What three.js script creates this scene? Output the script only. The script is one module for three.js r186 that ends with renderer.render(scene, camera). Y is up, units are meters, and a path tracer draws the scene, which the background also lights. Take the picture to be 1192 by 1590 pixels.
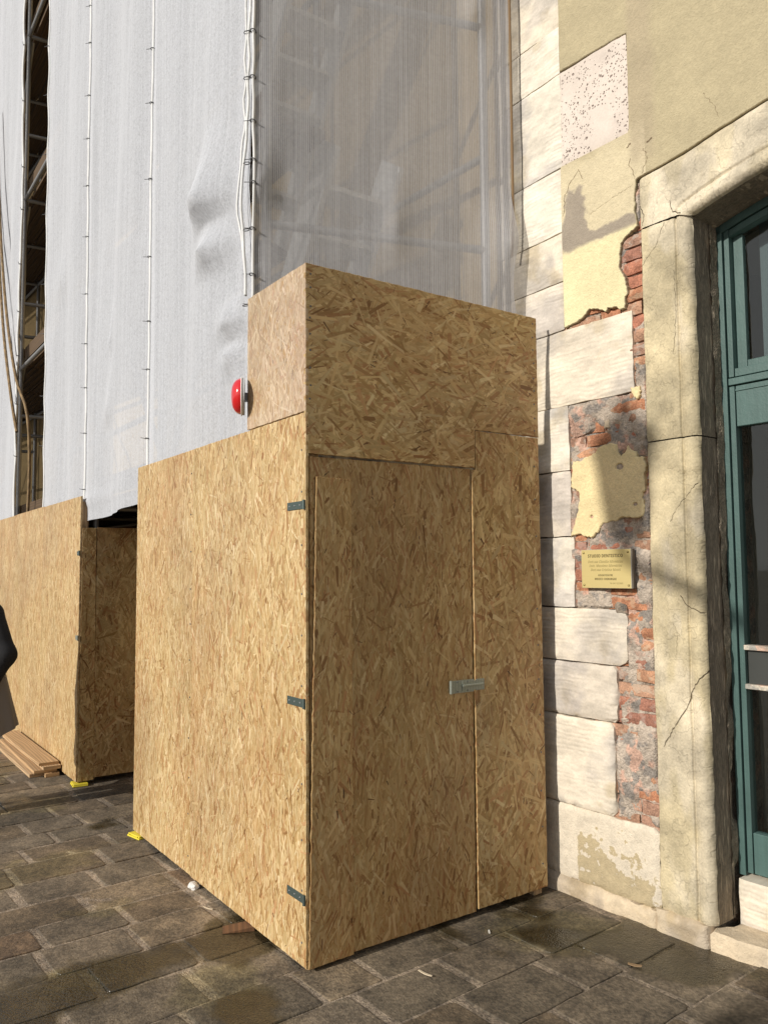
import * as THREE from 'three';
import { MarchingCubes } from 'three/addons/objects/MarchingCubes.js';
import { RoundedBoxGeometry } from 'three/addons/geometries/RoundedBoxGeometry.js';
import { mergeGeometries, mergeVertices, toCreasedNormals } from 'three/addons/utils/BufferGeometryUtils.js';

// ------------------------------------------------------------------ camera, sky, sun, exposure
// x runs along the hoarding (right = towards the doorway), z points out to the quay, y is up; the
// front corner of the plywood box stands at the origin.
const scene = new THREE.Scene();
const camera = new THREE.PerspectiveCamera(64.66, 767 / 1024, 0.05, 900);
camera.position.set(2.924, 1.6, 1.648);
camera.lookAt(2.924 - 0.81733, 1.6 + 0.07206, 1.648 - 0.57165);
camera.rotateZ(-0.0077);
scene.add(camera);

const SUN_EL = THREE.MathUtils.degToRad(24), SUN_AZ = THREE.MathUtils.degToRad(1.5), SKY = 0.57;
const sunDir = new THREE.Vector3(Math.sin(SUN_AZ) * Math.cos(SUN_EL), Math.sin(SUN_EL), Math.cos(SUN_AZ) * Math.cos(SUN_EL));
{ // hazy winter sky: pale at the horizon, soft blue overhead, a broad brightening round the sun
  const W = 512, H = 256, d = new Float32Array(W * H * 4), v = new THREE.Vector3();
  for (let y = 0; y < H; y++) for (let x = 0; x < W; x++) {
    const th = (y + 0.5) / H * Math.PI - Math.PI / 2, ph = (x + 0.5) / W * 2 * Math.PI; // DataTexture rows run from the nadir up
    v.set(-Math.cos(th) * Math.cos(ph), Math.sin(th), -Math.cos(th) * Math.sin(ph)); v.x = Math.cos(th) * Math.cos(ph - Math.PI); v.z = Math.cos(th) * Math.sin(ph - Math.PI);
    const up = Math.max(0, v.y), k = Math.pow(1 - up, 2.4), c = Math.max(0, v.dot(sunDir)), glow = 0.5 * Math.pow(c, 4) + 1.6 * Math.pow(c, 30), o = (y * W + x) * 4;
    d[o] = SKY * (0.40 + 0.50 * k + glow); d[o + 1] = SKY * (0.47 + 0.42 * k + 0.94 * glow); d[o + 2] = SKY * (0.60 + 0.26 * k + 0.82 * glow); d[o + 3] = 1;
  }
  const t = new THREE.DataTexture(d, W, H, THREE.RGBAFormat, THREE.FloatType); t.mapping = THREE.EquirectangularReflectionMapping; t.magFilter = t.minFilter = THREE.LinearFilter; t.needsUpdate = true;
  scene.background = t; scene.environment = t;
}

const sun = new THREE.DirectionalLight(new THREE.Color().setRGB(1, 0.945, 0.86), 3.5);
sun.position.copy(sunDir).multiplyScalar(30);
sun.castShadow = true;
sun.shadow.radius = 1;
sun.shadow.mapSize.set(4096, 4096);
Object.assign(sun.shadow.camera, { left: -14, right: 14, top: 14, bottom: -14, near: 1, far: 70 });
scene.add(sun, sun.target);

const renderer = new THREE.WebGLRenderer({ antialias: true });
renderer.setSize(767, 1024);
renderer.toneMapping = THREE.LinearToneMapping;
renderer.toneMappingExposure = 1.14;
renderer.shadowMap.enabled = true;

// ------------------------------------------------------------------ helpers
function mulberry(a) { return () => { a |= 0; a = a + 0x6D2B79F5 | 0; let t = Math.imul(a ^ a >>> 15, 1 | a); t = t + Math.imul(t ^ t >>> 7, 61 | t) ^ t; return ((t ^ t >>> 14) >>> 0) / 4294967296; }; }
const R = mulberry(20240611);
const rr = (a, b, r = R) => a + (b - a) * r();
const clamp = (x, a = 0, b = 1) => Math.min(b, Math.max(a, x));
const smooth = (a, b, x) => { const t = clamp((x - a) / (b - a)); return t * t * (3 - 2 * t); };
const lerp = (a, b, t) => a + (b - a) * t;
const HASH = new Float32Array(65536); { const r = mulberry(77); for (let i = 0; i < 65536; i++) HASH[i] = r(); }
const hsh = (x, y, s) => HASH[(x * 1619 + y * 31337 + s * 6971) & 65535];
function vnoise(x, y, s = 0, px = 0, py = 0) {               // value noise; px, py = period in cells (0 = none)
  let xi = Math.floor(x), yi = Math.floor(y); let fx = x - xi, fy = y - yi;
  fx = fx * fx * (3 - 2 * fx); fy = fy * fy * (3 - 2 * fy);
  let x1 = xi + 1, y1 = yi + 1;
  if (px) { xi = ((xi % px) + px) % px; x1 = ((x1 % px) + px) % px; }
  if (py) { yi = ((yi % py) + py) % py; y1 = ((y1 % py) + py) % py; }
  const a = hsh(xi, yi, s), b = hsh(x1, yi, s), c = hsh(xi, y1, s), d = hsh(x1, y1, s);
  return a + (b - a) * fx + (c - a) * fy + (a - b - c + d) * fx * fy;
}
function fbm(x, y, oct = 4, s = 0, px = 0, py = 0) {
  let v = 0, a = 0.5, n = 0;
  for (let o = 0; o < oct; o++) { v += a * vnoise(x, y, s + o, px, py); n += a; a *= 0.5; x *= 2; y *= 2; px *= 2; py *= 2; }
  return v / n;
}
const used = {};
function numbered(name) { if (!(name in used)) { used[name] = 0; return name; } return name + '_' + String(++used[name]).padStart(3, '0'); }
function shade(o) { o.traverse((m) => { if (m.isMesh) { m.castShadow = true; m.receiveShadow = true; } }); return o; }
function thing(name, label, category, pos = [0, 0, 0], turn = 0, group) {
  const o = new THREE.Group(); o.name = numbered(name); o.position.set(...pos); o.rotation.y = turn;
  o.userData = { label, category }; if (group) o.userData.group = group;
  scene.add(o); return o;
}
function structure(name, pos = [0, 0, 0], turn = 0) {
  const o = new THREE.Group(); o.name = numbered(name); o.position.set(...pos); o.rotation.y = turn; o.userData = { kind: 'structure' }; scene.add(o); return o;
}
function part(name, geo, mat, parent, pos, rot) {
  const m = new THREE.Mesh(geo, mat); m.name = name; if (pos) m.position.set(...pos); if (rot) m.rotation.set(...rot); parent.add(m); return m;
}
function single(name, geo, mat, label, category, pos = [0, 0, 0], rot = [0, 0, 0], group) {
  const m = new THREE.Mesh(geo, mat); m.name = numbered(name); m.position.set(...pos); m.rotation.set(...rot);
  m.userData = { label, category }; if (group) m.userData.group = group; scene.add(m); return m;
}
const rgb = (r, g, b) => new THREE.Color().setRGB(r, g, b);

// data texture from a function of pixel -> [r,g,b,a] in 0..1
function tex(w, h, fn, { srgb = true, rep = [1, 1], alpha = false } = {}) {
  const d = new Uint8Array(w * h * 4), o = [0, 0, 0, 1];
  for (let y = 0, k = 0; y < h; y++) for (let x = 0; x < w; x++, k += 4) {
    o[3] = 1; fn(x, y, o);
    d[k] = clamp(o[0]) * 255; d[k + 1] = clamp(o[1]) * 255; d[k + 2] = clamp(o[2]) * 255; d[k + 3] = clamp(o[3]) * 255;
  }
  const t = new THREE.DataTexture(d, w, h, THREE.RGBAFormat);
  t.wrapS = t.wrapT = THREE.RepeatWrapping; t.magFilter = THREE.LinearFilter; t.minFilter = THREE.LinearMipmapLinearFilter; t.generateMipmaps = true;
  if (srgb) t.colorSpace = THREE.SRGBColorSpace; t.repeat.set(...rep); t.needsUpdate = true; return t;
}
function canvasTex(c, { srgb = true, rep = [1, 1] } = {}) {
  const t = new THREE.CanvasTexture(c); t.wrapS = t.wrapT = THREE.RepeatWrapping; if (srgb) t.colorSpace = THREE.SRGBColorSpace; t.repeat.set(...rep); t.anisotropy = 8; return t;
}
const canvas = (w, h) => { const c = document.createElement('canvas'); c.width = w; c.height = h; return c; };

// uv = two of the coordinates in metres, picked by the way each triangle faces
function boxUV(geo, du = 0, dv = 0, rot = false) {
  const g = geo.index ? geo.toNonIndexed() : geo; const p = g.attributes.position, n = p.count, uv = new Float32Array(n * 2);
  const a = new THREE.Vector3(), b = new THREE.Vector3(), c = new THREE.Vector3();
  for (let i = 0; i < n; i += 3) {
    a.fromBufferAttribute(p, i); b.fromBufferAttribute(p, i + 1); c.fromBufferAttribute(p, i + 2);
    const nn = b.clone().sub(a).cross(c.clone().sub(a)); const ax = Math.abs(nn.x), ay = Math.abs(nn.y), az = Math.abs(nn.z);
    for (let k = 0; k < 3; k++) {
      const x = p.getX(i + k), y = p.getY(i + k), z = p.getZ(i + k);
      let U, V; if (az >= ax && az >= ay) { U = x; V = y; } else if (ax >= ay) { U = z; V = y; } else { U = x; V = z; }
      if (rot) [U, V] = [V, -U];
      uv[(i + k) * 2] = U + du; uv[(i + k) * 2 + 1] = V + dv;
    }
  }
  g.setAttribute('uv', new THREE.BufferAttribute(uv, 2)); return g;
}
// tube along points
function tube(pts, r, seg = 8, per = 6, closed = false) {
  return new THREE.TubeGeometry(new THREE.CatmullRomCurve3(pts.map((p) => new THREE.Vector3(...p)), closed, 'catmullrom', 0.5), Math.max(2, seg), r, per, closed);
}
function bar(a, b, r, per = 10) {
  const A = new THREE.Vector3(...a), B = new THREE.Vector3(...b), d = B.clone().sub(A), L = d.length();
  const g = new THREE.CylinderGeometry(r, r, L, per, 1); g.applyQuaternion(new THREE.Quaternion().setFromUnitVectors(new THREE.Vector3(0, 1, 0), d.normalize()));
  g.translate((a[0] + b[0]) / 2, (a[1] + b[1]) / 2, (a[2] + b[2]) / 2); return g;
}
const box = (x0, x1, y0, y1, z0, z1) => { const g = new THREE.BoxGeometry(x1 - x0, y1 - y0, z1 - z0); g.translate((x0 + x1) / 2, (y0 + y1) / 2, (z0 + z1) / 2); return g; };
function rbox(x0, x1, y0, y1, z0, z1, r = 0.003, seg = 1) {
  const g = new RoundedBoxGeometry(x1 - x0, y1 - y0, z1 - z0, seg, Math.min(r, (x1 - x0) / 2.01, (y1 - y0) / 2.01, (z1 - z0) / 2.01)); g.translate((x0 + x1) / 2, (y0 + y1) / 2, (z0 + z1) / 2); return g;
}
const merge = (gs) => mergeGeometries(gs.map((g) => { const n = g.index ? g.toNonIndexed() : g; for (const k of Object.keys(n.attributes)) if (!['position', 'normal', 'uv'].includes(k)) n.deleteAttribute(k); return n; }));

// a surface on a grid, fn(s, t) -> [x, y, z, u, v]
function gridSurface(nx, ny, fn) {
  const pos = [], uv = [], idx = [];
  for (let j = 0; j <= ny; j++) for (let i = 0; i <= nx; i++) { const q = fn(i / nx, j / ny, i, j); pos.push(q[0], q[1], q[2]); uv.push(q[3], q[4]); }
  for (let j = 0; j < ny; j++) for (let i = 0; i < nx; i++) { const a = j * (nx + 1) + i, b = a + 1, c = a + nx + 1, d = c + 1; idx.push(a, b, d, a, d, c); }
  const g = new THREE.BufferGeometry(); g.setAttribute('position', new THREE.Float32BufferAttribute(pos, 3)); g.setAttribute('uv', new THREE.Float32BufferAttribute(uv, 2)); g.setIndex(idx); g.computeVertexNormals(); return g;
}
// a dressed stone: front face with worn edges and uneven surface, sides running back
function dressed({ u0, u1, v0, v1, w = 0, depth = 0.1, cell = 0.02, seed = 1, amp = 0.004, freq = 9, edge = 0.012, wob = 0.004, cut = 0, brk = null, du = 0, dv = 0, slope = 0, prof = null }) {
  const nx = Math.max(3, Math.ceil((u1 - u0) / cell)), ny = Math.max(3, Math.ceil((v1 - v0) / cell));
  const W = nx + 3, H = ny + 3, pos = [], uv = [], idx = [];
  for (let j = -1; j <= ny + 1; j++) for (let i = -1; i <= nx + 1; i++) {
    const back = i < 0 || j < 0 || i > nx || j > ny, s = clamp(i / nx), t = clamp(j / ny);
    let v = lerp(v0, v1, t), u1v = u1;
    if (cut) { const k = Math.abs(v - (v0 + v1) / 2) - ((v1 - v0) / 2 - cut); if (k > 0) u1v -= cut * (1 - Math.sqrt(Math.max(0, 1 - (k / cut) ** 2))); }
    let u = lerp(u0, u1v, s);
    const n1 = (fbm(v * 14, seed * 7.1, 3, seed) - 0.5) * 2, n2 = (fbm(u * 14, seed * 3.3, 3, seed + 5) - 0.5) * 2, n3 = (fbm(v * 14, seed * 9.7, 3, seed + 9) - 0.5) * 2, n4 = (fbm(u * 14, seed * 5.9, 3, seed + 12) - 0.5) * 2;
    u += wob * (n1 * (1 - s) + n3 * s); v += wob * (n2 * (1 - t) + n4 * t) + slope * (u - u0) * (1 - t);
    const d = Math.min(u - u0, u1v - u, v - v0, v1 - v), e = edge * (0.6 + 0.9 * fbm(u * 20, v * 20, 2, seed + 20));
    let z = w + amp * 2 * (fbm(u * freq, v * freq, 4, seed + 30) - 0.5);
    if (d < e) z -= e * 0.75 * (1 - Math.sqrt(Math.max(0, 1 - (1 - Math.max(0, d) / e) ** 2)));
    if (brk !== null && u < brk) z -= (brk - u) * 0.075;
    if (prof) z += prof(u, v);
    if (back) z = w - depth;
    pos.push(u, v, z); uv.push(u + du, v + dv + (back ? 0.03 : 0));
  }
  for (let j = 0; j < H - 1; j++) for (let i = 0; i < W - 1; i++) { const a = j * W + i, b = a + 1, c = a + W, d = c + 1; idx.push(a, b, d, a, d, c); }
  const g = new THREE.BufferGeometry(); g.setAttribute('position', new THREE.Float32BufferAttribute(pos, 3)); g.setAttribute('uv', new THREE.Float32BufferAttribute(uv, 2)); g.setIndex(idx);
  return toCreasedNormals(g, 0.9);
}
// outline with ragged edges between the given corners
function ragged(pts, step = 0.015, amp = 0.006, seed = 1, closed = true) {
  const out = [], n = pts.length, r = mulberry(seed);
  for (let i = 0; i < (closed ? n : n - 1); i++) {
    const a = pts[i], b = pts[(i + 1) % n], L = Math.hypot(b[0] - a[0], b[1] - a[1]), k = Math.max(1, Math.round(L / step));
    const nx = -(b[1] - a[1]) / (L || 1), ny = (b[0] - a[0]) / (L || 1);
    for (let j = 0; j < k; j++) { const q = j ? (r() - 0.5) * 2 * amp : 0; out.push([lerp(a[0], b[0], j / k) + nx * q, lerp(a[1], b[1], j / k) + ny * q]); }
  }
  return out;
}
function slabShape(pts, w0, w1, bevel = 0.003, holes = []) {
  const s = new THREE.Shape(pts.map((p) => new THREE.Vector2(...p))); for (const h of holes) s.holes.push(new THREE.Path(h.map((p) => new THREE.Vector2(...p))));
  const g = new THREE.ExtrudeGeometry(s, { depth: w1 - w0 - 2 * bevel, bevelEnabled: bevel > 0, bevelThickness: bevel, bevelSize: bevel, bevelOffset: -bevel, bevelSegments: 1, steps: 1 });
  g.translate(0, 0, w0 + bevel); return g;
}

// ------------------------------------------------------------------ surface textures
console.log('textures');
// oriented strand board: thousands of pressed wood strands, 2.5 m x 2.5 m
function osbTexture(seed, spread, N = 2048, wash = 0, big = 1) {
  const c = canvas(N, N), g = c.getContext('2d'), hc = canvas(N, N), h = hc.getContext('2d'), r = mulberry(seed);
  g.fillStyle = '#c4a06c'; g.fillRect(0, 0, N, N); h.fillStyle = '#808080'; h.fillRect(0, 0, N, N);
  const pal = [[219, 193, 147, 24], [211, 183, 135, 26], [202, 170, 120, 20], [187, 152, 102, 14], [230, 208, 168, 11], [158, 117, 72, 9], [186, 138, 94, 8], [112, 75, 45, 3.0], [74, 49, 31, 1.9]].map(([a, b, c, d]) => [lerp(a, 226, wash), lerp(b, 208, wash), lerp(c, 194, wash), d]);
  const tot = pal.reduce((a, p) => a + p[3], 0);
  const total = 34000 * (N / 2048) ** 2 / big | 0;
  for (let i = 0; i < total; i++) {
    let k = r() * tot, p = pal[0]; for (const q of pal) { if ((k -= q[3]) <= 0) { p = q; break; } }
    const dark = p[3] <= 3; if (dark && i < total * 0.6) continue;
    const L = (dark ? rr(12, 46, r) : rr(24, 100, r) * big), wd = (dark ? rr(1.6, 5, r) * big : rr(3.5, 14, r) * big) * (0.6 + r() * 0.6);
    const x = r() * N, y = r() * N, a = Math.PI / 2 + (r() + r() + r() - 1.5) * spread * 1.3 + (r() < 0.12 ? rr(-1.2, 1.2, r) : 0);
    const j = rr(-27, 24, r) * big, sk = rr(-0.4, 0.4, r), tp = rr(0.3, 1, r), hv = Math.floor(rr(70, 190, r));
    const col = `rgba(${p[0] + j | 0},${p[1] + j | 0},${p[2] + j | 0},${dark ? 0.85 : rr(0.6, 0.95, r)})`;
    const gl = rr(-46, 34, r), line = `rgba(${p[0] + gl | 0},${p[1] + gl | 0},${p[2] + gl | 0},0.5)`;
    const ys = [0.25, 0.5, 0.75].map((q) => (q - 0.5 + rr(-0.08, 0.08, r)) * wd);
    for (const ox of [0, x < 120 ? N : x > N - 120 ? -N : null]) { if (ox === null) continue;
      for (const oy of [0, y < 120 ? N : y > N - 120 ? -N : null]) { if (oy === null) continue;
        for (const q of [g, h]) {
          q.save(); q.translate(x + ox, y + oy); q.rotate(a); q.beginPath();
          q.moveTo(-L / 2, -wd * 0.3); q.lineTo(-L / 2 + L * 0.12, -wd / 2); q.lineTo(L / 2 - L * 0.1, -wd / 2 * tp + sk); q.lineTo(L / 2, wd * 0.1); q.lineTo(L / 2 - L * 0.06, wd / 2 * tp + sk); q.lineTo(-L / 2 + L * 0.05, wd / 2); q.closePath();
          q.fillStyle = q === g ? col : `rgb(${hv},${hv},${hv})`; q.fill();
          if (q === g && wd > 4) { q.strokeStyle = line; q.lineWidth = 0.8; q.beginPath(); for (const yy of ys) { q.moveTo(-L * 0.42, yy); q.lineTo(L * 0.4, yy * tp + sk); } q.stroke(); }
          if (q === h) { q.strokeStyle = 'rgba(40,40,40,0.5)'; q.lineWidth = 1; q.stroke(); }
          q.restore();
        }
      } }
  }
  for (let i = 0; i < 60 * (N / 2048) ** 2; i++) { // sapwood, heartwood and resin lots mixed unevenly in the mat
    const x = r() * N, y = r() * N, q = rr(60, 260, r), t = [[150, 84, 48], [120, 104, 60], [112, 96, 92], [238, 218, 170]][Math.floor(r() * 4)]; for (const ox of [-N, 0, N]) for (const oy of [-N, 0, N]) { const gr = g.createRadialGradient(x + ox, y + oy, 0, x + ox, y + oy, q); gr.addColorStop(0, `rgba(${t},0.08)`); gr.addColorStop(0.6, `rgba(${t},0.05)`); gr.addColorStop(1, `rgba(${t},0)`); g.fillStyle = gr; g.save(); g.translate(0, y + oy); g.scale(1, 1.8); g.translate(0, -(y + oy)); g.fillRect(x + ox - q, y + oy - q, 2 * q, 2 * q); g.restore(); }
  }
  const k = 819.2 / N; return [canvasTex(c, { rep: [k, k] }), canvasTex(hc, { srgb: false, rep: [k, k] })];
}
const [osbMap, osbBump] = osbTexture(11, 0.62);
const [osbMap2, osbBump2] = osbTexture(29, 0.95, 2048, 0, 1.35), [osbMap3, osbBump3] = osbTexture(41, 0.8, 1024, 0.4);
const osb = new THREE.MeshStandardMaterial({ map: osbMap, bumpMap: osbBump, bumpScale: 0.0026, roughness: 0.48, color: rgb(0.84, 0.83, 0.79) });
const osbShadeB = new THREE.MeshStandardMaterial({ map: osbMap2, bumpMap: osbBump2, bumpScale: 0.0008, roughness: 0.56, color: rgb(0.74, 0.69, 0.58) });  // same raw board as osb; shade of the side faces darkens the colour
const osbGlare = new THREE.MeshPhysicalMaterial({ map: osbMap3, bumpMap: osbBump3, bumpScale: 0.0014, clearcoat: 0.7, clearcoatRoughness: 0.28, roughness: 0.35, color: rgb(0.8, 0.77, 0.76) });  // same board again, sky glare washed into its colours besides the clearcoat
const osbShade = new THREE.MeshStandardMaterial({ map: osbMap, bumpMap: osbBump, bumpScale: 0.0008, roughness: 0.58, color: rgb(0.69, 0.63, 0.52) });  // copy of osb for the door side, its shade put into the colour

// grain used as relief by stone, plaster and mortar, 0.8 m period
const grain = tex(1024, 1024, (x, y, o) => { const u = x / 1024, v = y / 1024; const a = fbm(u * 24, v * 24, 5, 40, 24, 24), b = fbm(u * 150, v * 150, 2, 50, 150, 150); o[0] = o[1] = o[2] = 0.62 * a + 0.38 * b; }, { srgb: false, rep: [1.25, 1.25] });
// fine horizontal tooling and bedding
const tooling = tex(1024, 1024, (x, y, o) => { const u = x / 1024, v = y / 1024; const wv = (fbm(u * 5, v * 5, 3, 60, 5, 5) - 0.5) * 2.2; const l = 0.5 + 0.5 * Math.sin((v * 44 + wv) * 6.2832 + (vnoise(u * 10, v * 44, 65, 10, 44) - 0.5) * 3); o[0] = o[1] = o[2] = 0.35 * l * smooth(0.3, 0.7, fbm(u * 6, v * 8, 3, 70, 6, 8)) + 0.4 * fbm(u * 14, v * 60, 4, 80, 14, 60) + 0.25 * fbm(u * 120, v * 120, 2, 85, 120, 120); }, { srgb: false, rep: [1, 1] });
// white limestone, 1 m
const limeMap = tex(1024, 1024, (x, y, o) => {
  const u = x / 1024, v = y / 1024; const a = fbm(u * 5, v * 9, 5, 90, 5, 9), b = fbm(u * 20, v * 44, 5, 100, 20, 44), d = fbm(u * 7, v * 7, 5, 110, 7, 7), f = fbm(u * 130, v * 130, 2, 115, 130, 130);
  let k = 0.84 + 0.2 * (a - 0.5) + 0.16 * (b - 0.5) + 0.07 * (f - 0.5); const st = smooth(0.52, 0.72, d);
  const g2 = smooth(0.5, 0.68, fbm(u * 4 + 2, v * 4, 5, 118, 4, 4)); k = (k + 0.04) * (1 - 0.1 * g2); o[0] = k * (1 - 0.06 * st); o[1] = k * (0.958 - 0.075 * st + 0.006 * g2); o[2] = k * (0.885 - 0.11 * st + 0.03 * g2);
}, { rep: [1, 1] });
// limestone with clusters of dark pits
const pits = []; { const r = mulberry(5); for (let i = 0; i < 3200; i++) { const x = r(), y = r(); if (fbm(x * 5, y * 5, 3, 120) > 0.37) pits.push([x, y, rr(0.0008, 0.0034, r) * (r() < 0.1 ? 1.9 : 1)]); } }
const pitted = (() => {
  const c = canvas(1024, 1024), g = c.getContext('2d'), hc = canvas(1024, 1024), h = hc.getContext('2d');
  const im = g.createImageData(1024, 1024);
  for (let y = 0, k = 0; y < 1024; y++) for (let x = 0; x < 1024; x++, k += 4) { const u = x / 1024, v = y / 1024, q = 0.87 + 0.1 * (fbm(u * 8, v * 8, 5, 130) - 0.5) + 0.06 * (fbm(u * 140, v * 140, 2, 131) - 0.5); im.data[k] = q * 255; im.data[k + 1] = q * 0.955 * 255; im.data[k + 2] = q * 0.9 * 255; im.data[k + 3] = 255; }
  g.putImageData(im, 0, 0); h.fillStyle = '#c0c0c0'; h.fillRect(0, 0, 1024, 1024);
  const r = mulberry(6);
  for (const [x, y, s] of pits) { g.fillStyle = `rgba(112,96,88,${rr(0.35, 0.85, r)})`; g.beginPath(); g.ellipse(x * 1024, y * 1024, s * 1024 * 1.5, s * 1024, rr(0, 3, r), 0, 7); g.fill(); h.fillStyle = '#303030'; h.beginPath(); h.arc(x * 1024, y * 1024, s * 1024, 0, 7); h.fill(); }
  return [canvasTex(c, { rep: [1, 1] }), canvasTex(hc, { srgb: false, rep: [1, 1] })];
})();
const lime = [rgb(0.9, 0.9, 0.9), rgb(0.83, 0.81, 0.8), rgb(0.86, 0.84, 0.81), rgb(0.78, 0.76, 0.74)].map((c) => new THREE.MeshStandardMaterial({ map: limeMap, bumpMap: tooling, bumpScale: 0.0035, roughness: 0.85, color: c }));
const limePit = new THREE.MeshStandardMaterial({ map: pitted[0], bumpMap: pitted[1], bumpScale: 0.006, roughness: 0.88, color: rgb(0.86, 0.83, 0.83) });
const limeDirty = new THREE.MeshStandardMaterial({ map: limeMap, bumpMap: grain, bumpScale: 0.006, roughness: 0.9, color: rgb(0.72, 0.65, 0.55) });

// lowest quoin: cream surface above, weathered grey-beige crust below a ragged line (u -0.4..0.6, v 0..0.5)
const baseMap = tex(1024, 512, (x, y, o) => {
  const u = -0.4 + x / 1024, v = 0.5 * y / 512; const n = fbm(u * 14, v * 14, 5, 500), m = fbm(u * 42, v * 42, 4, 505), f = fbm(u * 150, v * 150, 2, 510);
  const crust = smooth(0.46, 0.54, (0.36 - v) * 2.2 + 0.28 + (n - 0.5) * 0.9 + (m - 0.5) * 0.7 - Math.max(0, u - 0.47) * 2) * smooth(0.115, 0.125, u + (m - 0.5) * 0.02);
  const q = 0.88 + 0.14 * (n - 0.5) + 0.08 * (f - 0.5) + 0.1 * (m - 0.5); o[0] = lerp(q, q * 0.83, crust); o[1] = lerp(q * 0.955, q * 0.765, crust); o[2] = lerp(q * 0.875, q * 0.625, crust);
}, { rep: [1, 2] }); baseMap.offset.set(0.4, 0);
const limeBase = new THREE.MeshStandardMaterial({ map: baseMap, bumpMap: grain, bumpScale: 0.006, roughness: 0.88, color: rgb(0.86, 0.84, 0.81) });

// door surround: warm stone with veins, stains and cracks, mapped over u 0.5..1.5, v 0..4 (1 m x 4 m)
const jambTex = (() => {
  const w = 768, hgt = 2048, c = canvas(w, hgt), g = c.getContext('2d'), hc = canvas(w, hgt), h = hc.getContext('2d');
  const im = g.createImageData(w, hgt), hi = h.createImageData(w, hgt);
  for (let y = 0, k = 0; y < hgt; y++) for (let x = 0; x < w; x++, k += 4) {
    const u = 0.5 + x / w, v = 4 * (1 - y / hgt); const a = fbm(u * 9, v * 9, 5, 140), b = fbm(u * 4, v * 3, 4, 150), f = fbm(u * 160, v * 160, 2, 155), wv = Math.abs(fbm(u * 13, v * 13, 4, 160) - 0.5);
    const white = smooth(0.5, 0.64, fbm(u * 6, v * 2.2, 4, 165)) * 0.75 + (v > 3.2 ? 0.5 : 0);
    let q = 0.79 + 0.34 * (a - 0.5) + 0.2 * (b - 0.5) + 0.12 * (f - 0.5); if (wv < 0.014) q *= 0.93;
    const wt = clamp(white); im.data[k] = clamp(q * lerp(0.965, 1.03, wt)) * 255; im.data[k + 1] = clamp(q * lerp(0.905, 0.98, wt)) * 255; im.data[k + 2] = clamp(q * lerp(0.765, 0.89, wt)) * 255; im.data[k + 3] = 255;
    const z = 0.35 + 0.5 * fbm(u * 22, v * 22, 5, 170) + 0.12 * f - 0.1 * smooth(0.02, 0, wv); hi.data[k] = hi.data[k + 1] = hi.data[k + 2] = clamp(z) * 255; hi.data[k + 3] = 255;
  }
  g.putImageData(im, 0, 0); h.putImageData(hi, 0, 0);
  const P = (u, v) => [(u - 0.5) * w, (1 - v / 4) * hgt], r = mulberry(9);
  for (const [pts, lw] of [[[[0.831, 1.158], [0.751, 1.045], [0.733, 0.987], [0.65, 0.864], [0.615, 0.802]], 2.6], [[[0.721, 1.478], [0.75, 1.436], [0.826, 1.403]], 1.6], [[[0.729, 2.565], [0.747, 2.769], [0.744, 2.949]], 1.1], [[[0.685, 1.809], [0.736, 1.893], [0.817, 1.972]], 1.2], [[[0.58, 3.02], [0.66, 3.1], [0.7, 3.19]], 1], [[[0.58, 3.31], [0.6, 3.26], [0.59, 3.21]], 2], [[[0.735, 3.28], [0.75, 3.22], [0.79, 3.2]], 2.2], [[[0.69, 1.2], [0.7, 1.31], [0.68, 1.36]], 0.7]]) {
    const q = ragged(pts, 0.012, 0.004, Math.floor(r() * 1e6), false); q.push(pts[pts.length - 1]);
    for (const [k, st] of [[g, 'rgba(98,82,64,0.7)'], [h, 'rgba(0,0,0,0.9)']]) { k.strokeStyle = st; k.lineJoin = 'round'; for (let i = 1; i < q.length; i++) { k.lineWidth = lw * rr(0.3, 1.1, r); k.beginPath(); k.moveTo(...P(...q[i - 1])); k.lineTo(...P(...q[i])); k.stroke(); } }
  }
  const a = canvasTex(c), b = canvasTex(hc, { srgb: false }); for (const t of [a, b]) { t.repeat.set(1, 0.25); t.offset.set(-0.5, 0); } return [a, b];
})();
const jambStone = new THREE.MeshStandardMaterial({ map: jambTex[0], bumpMap: jambTex[1], bumpScale: 0.011, roughness: 0.82, color: rgb(0.88, 0.86, 0.8) });

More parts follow.
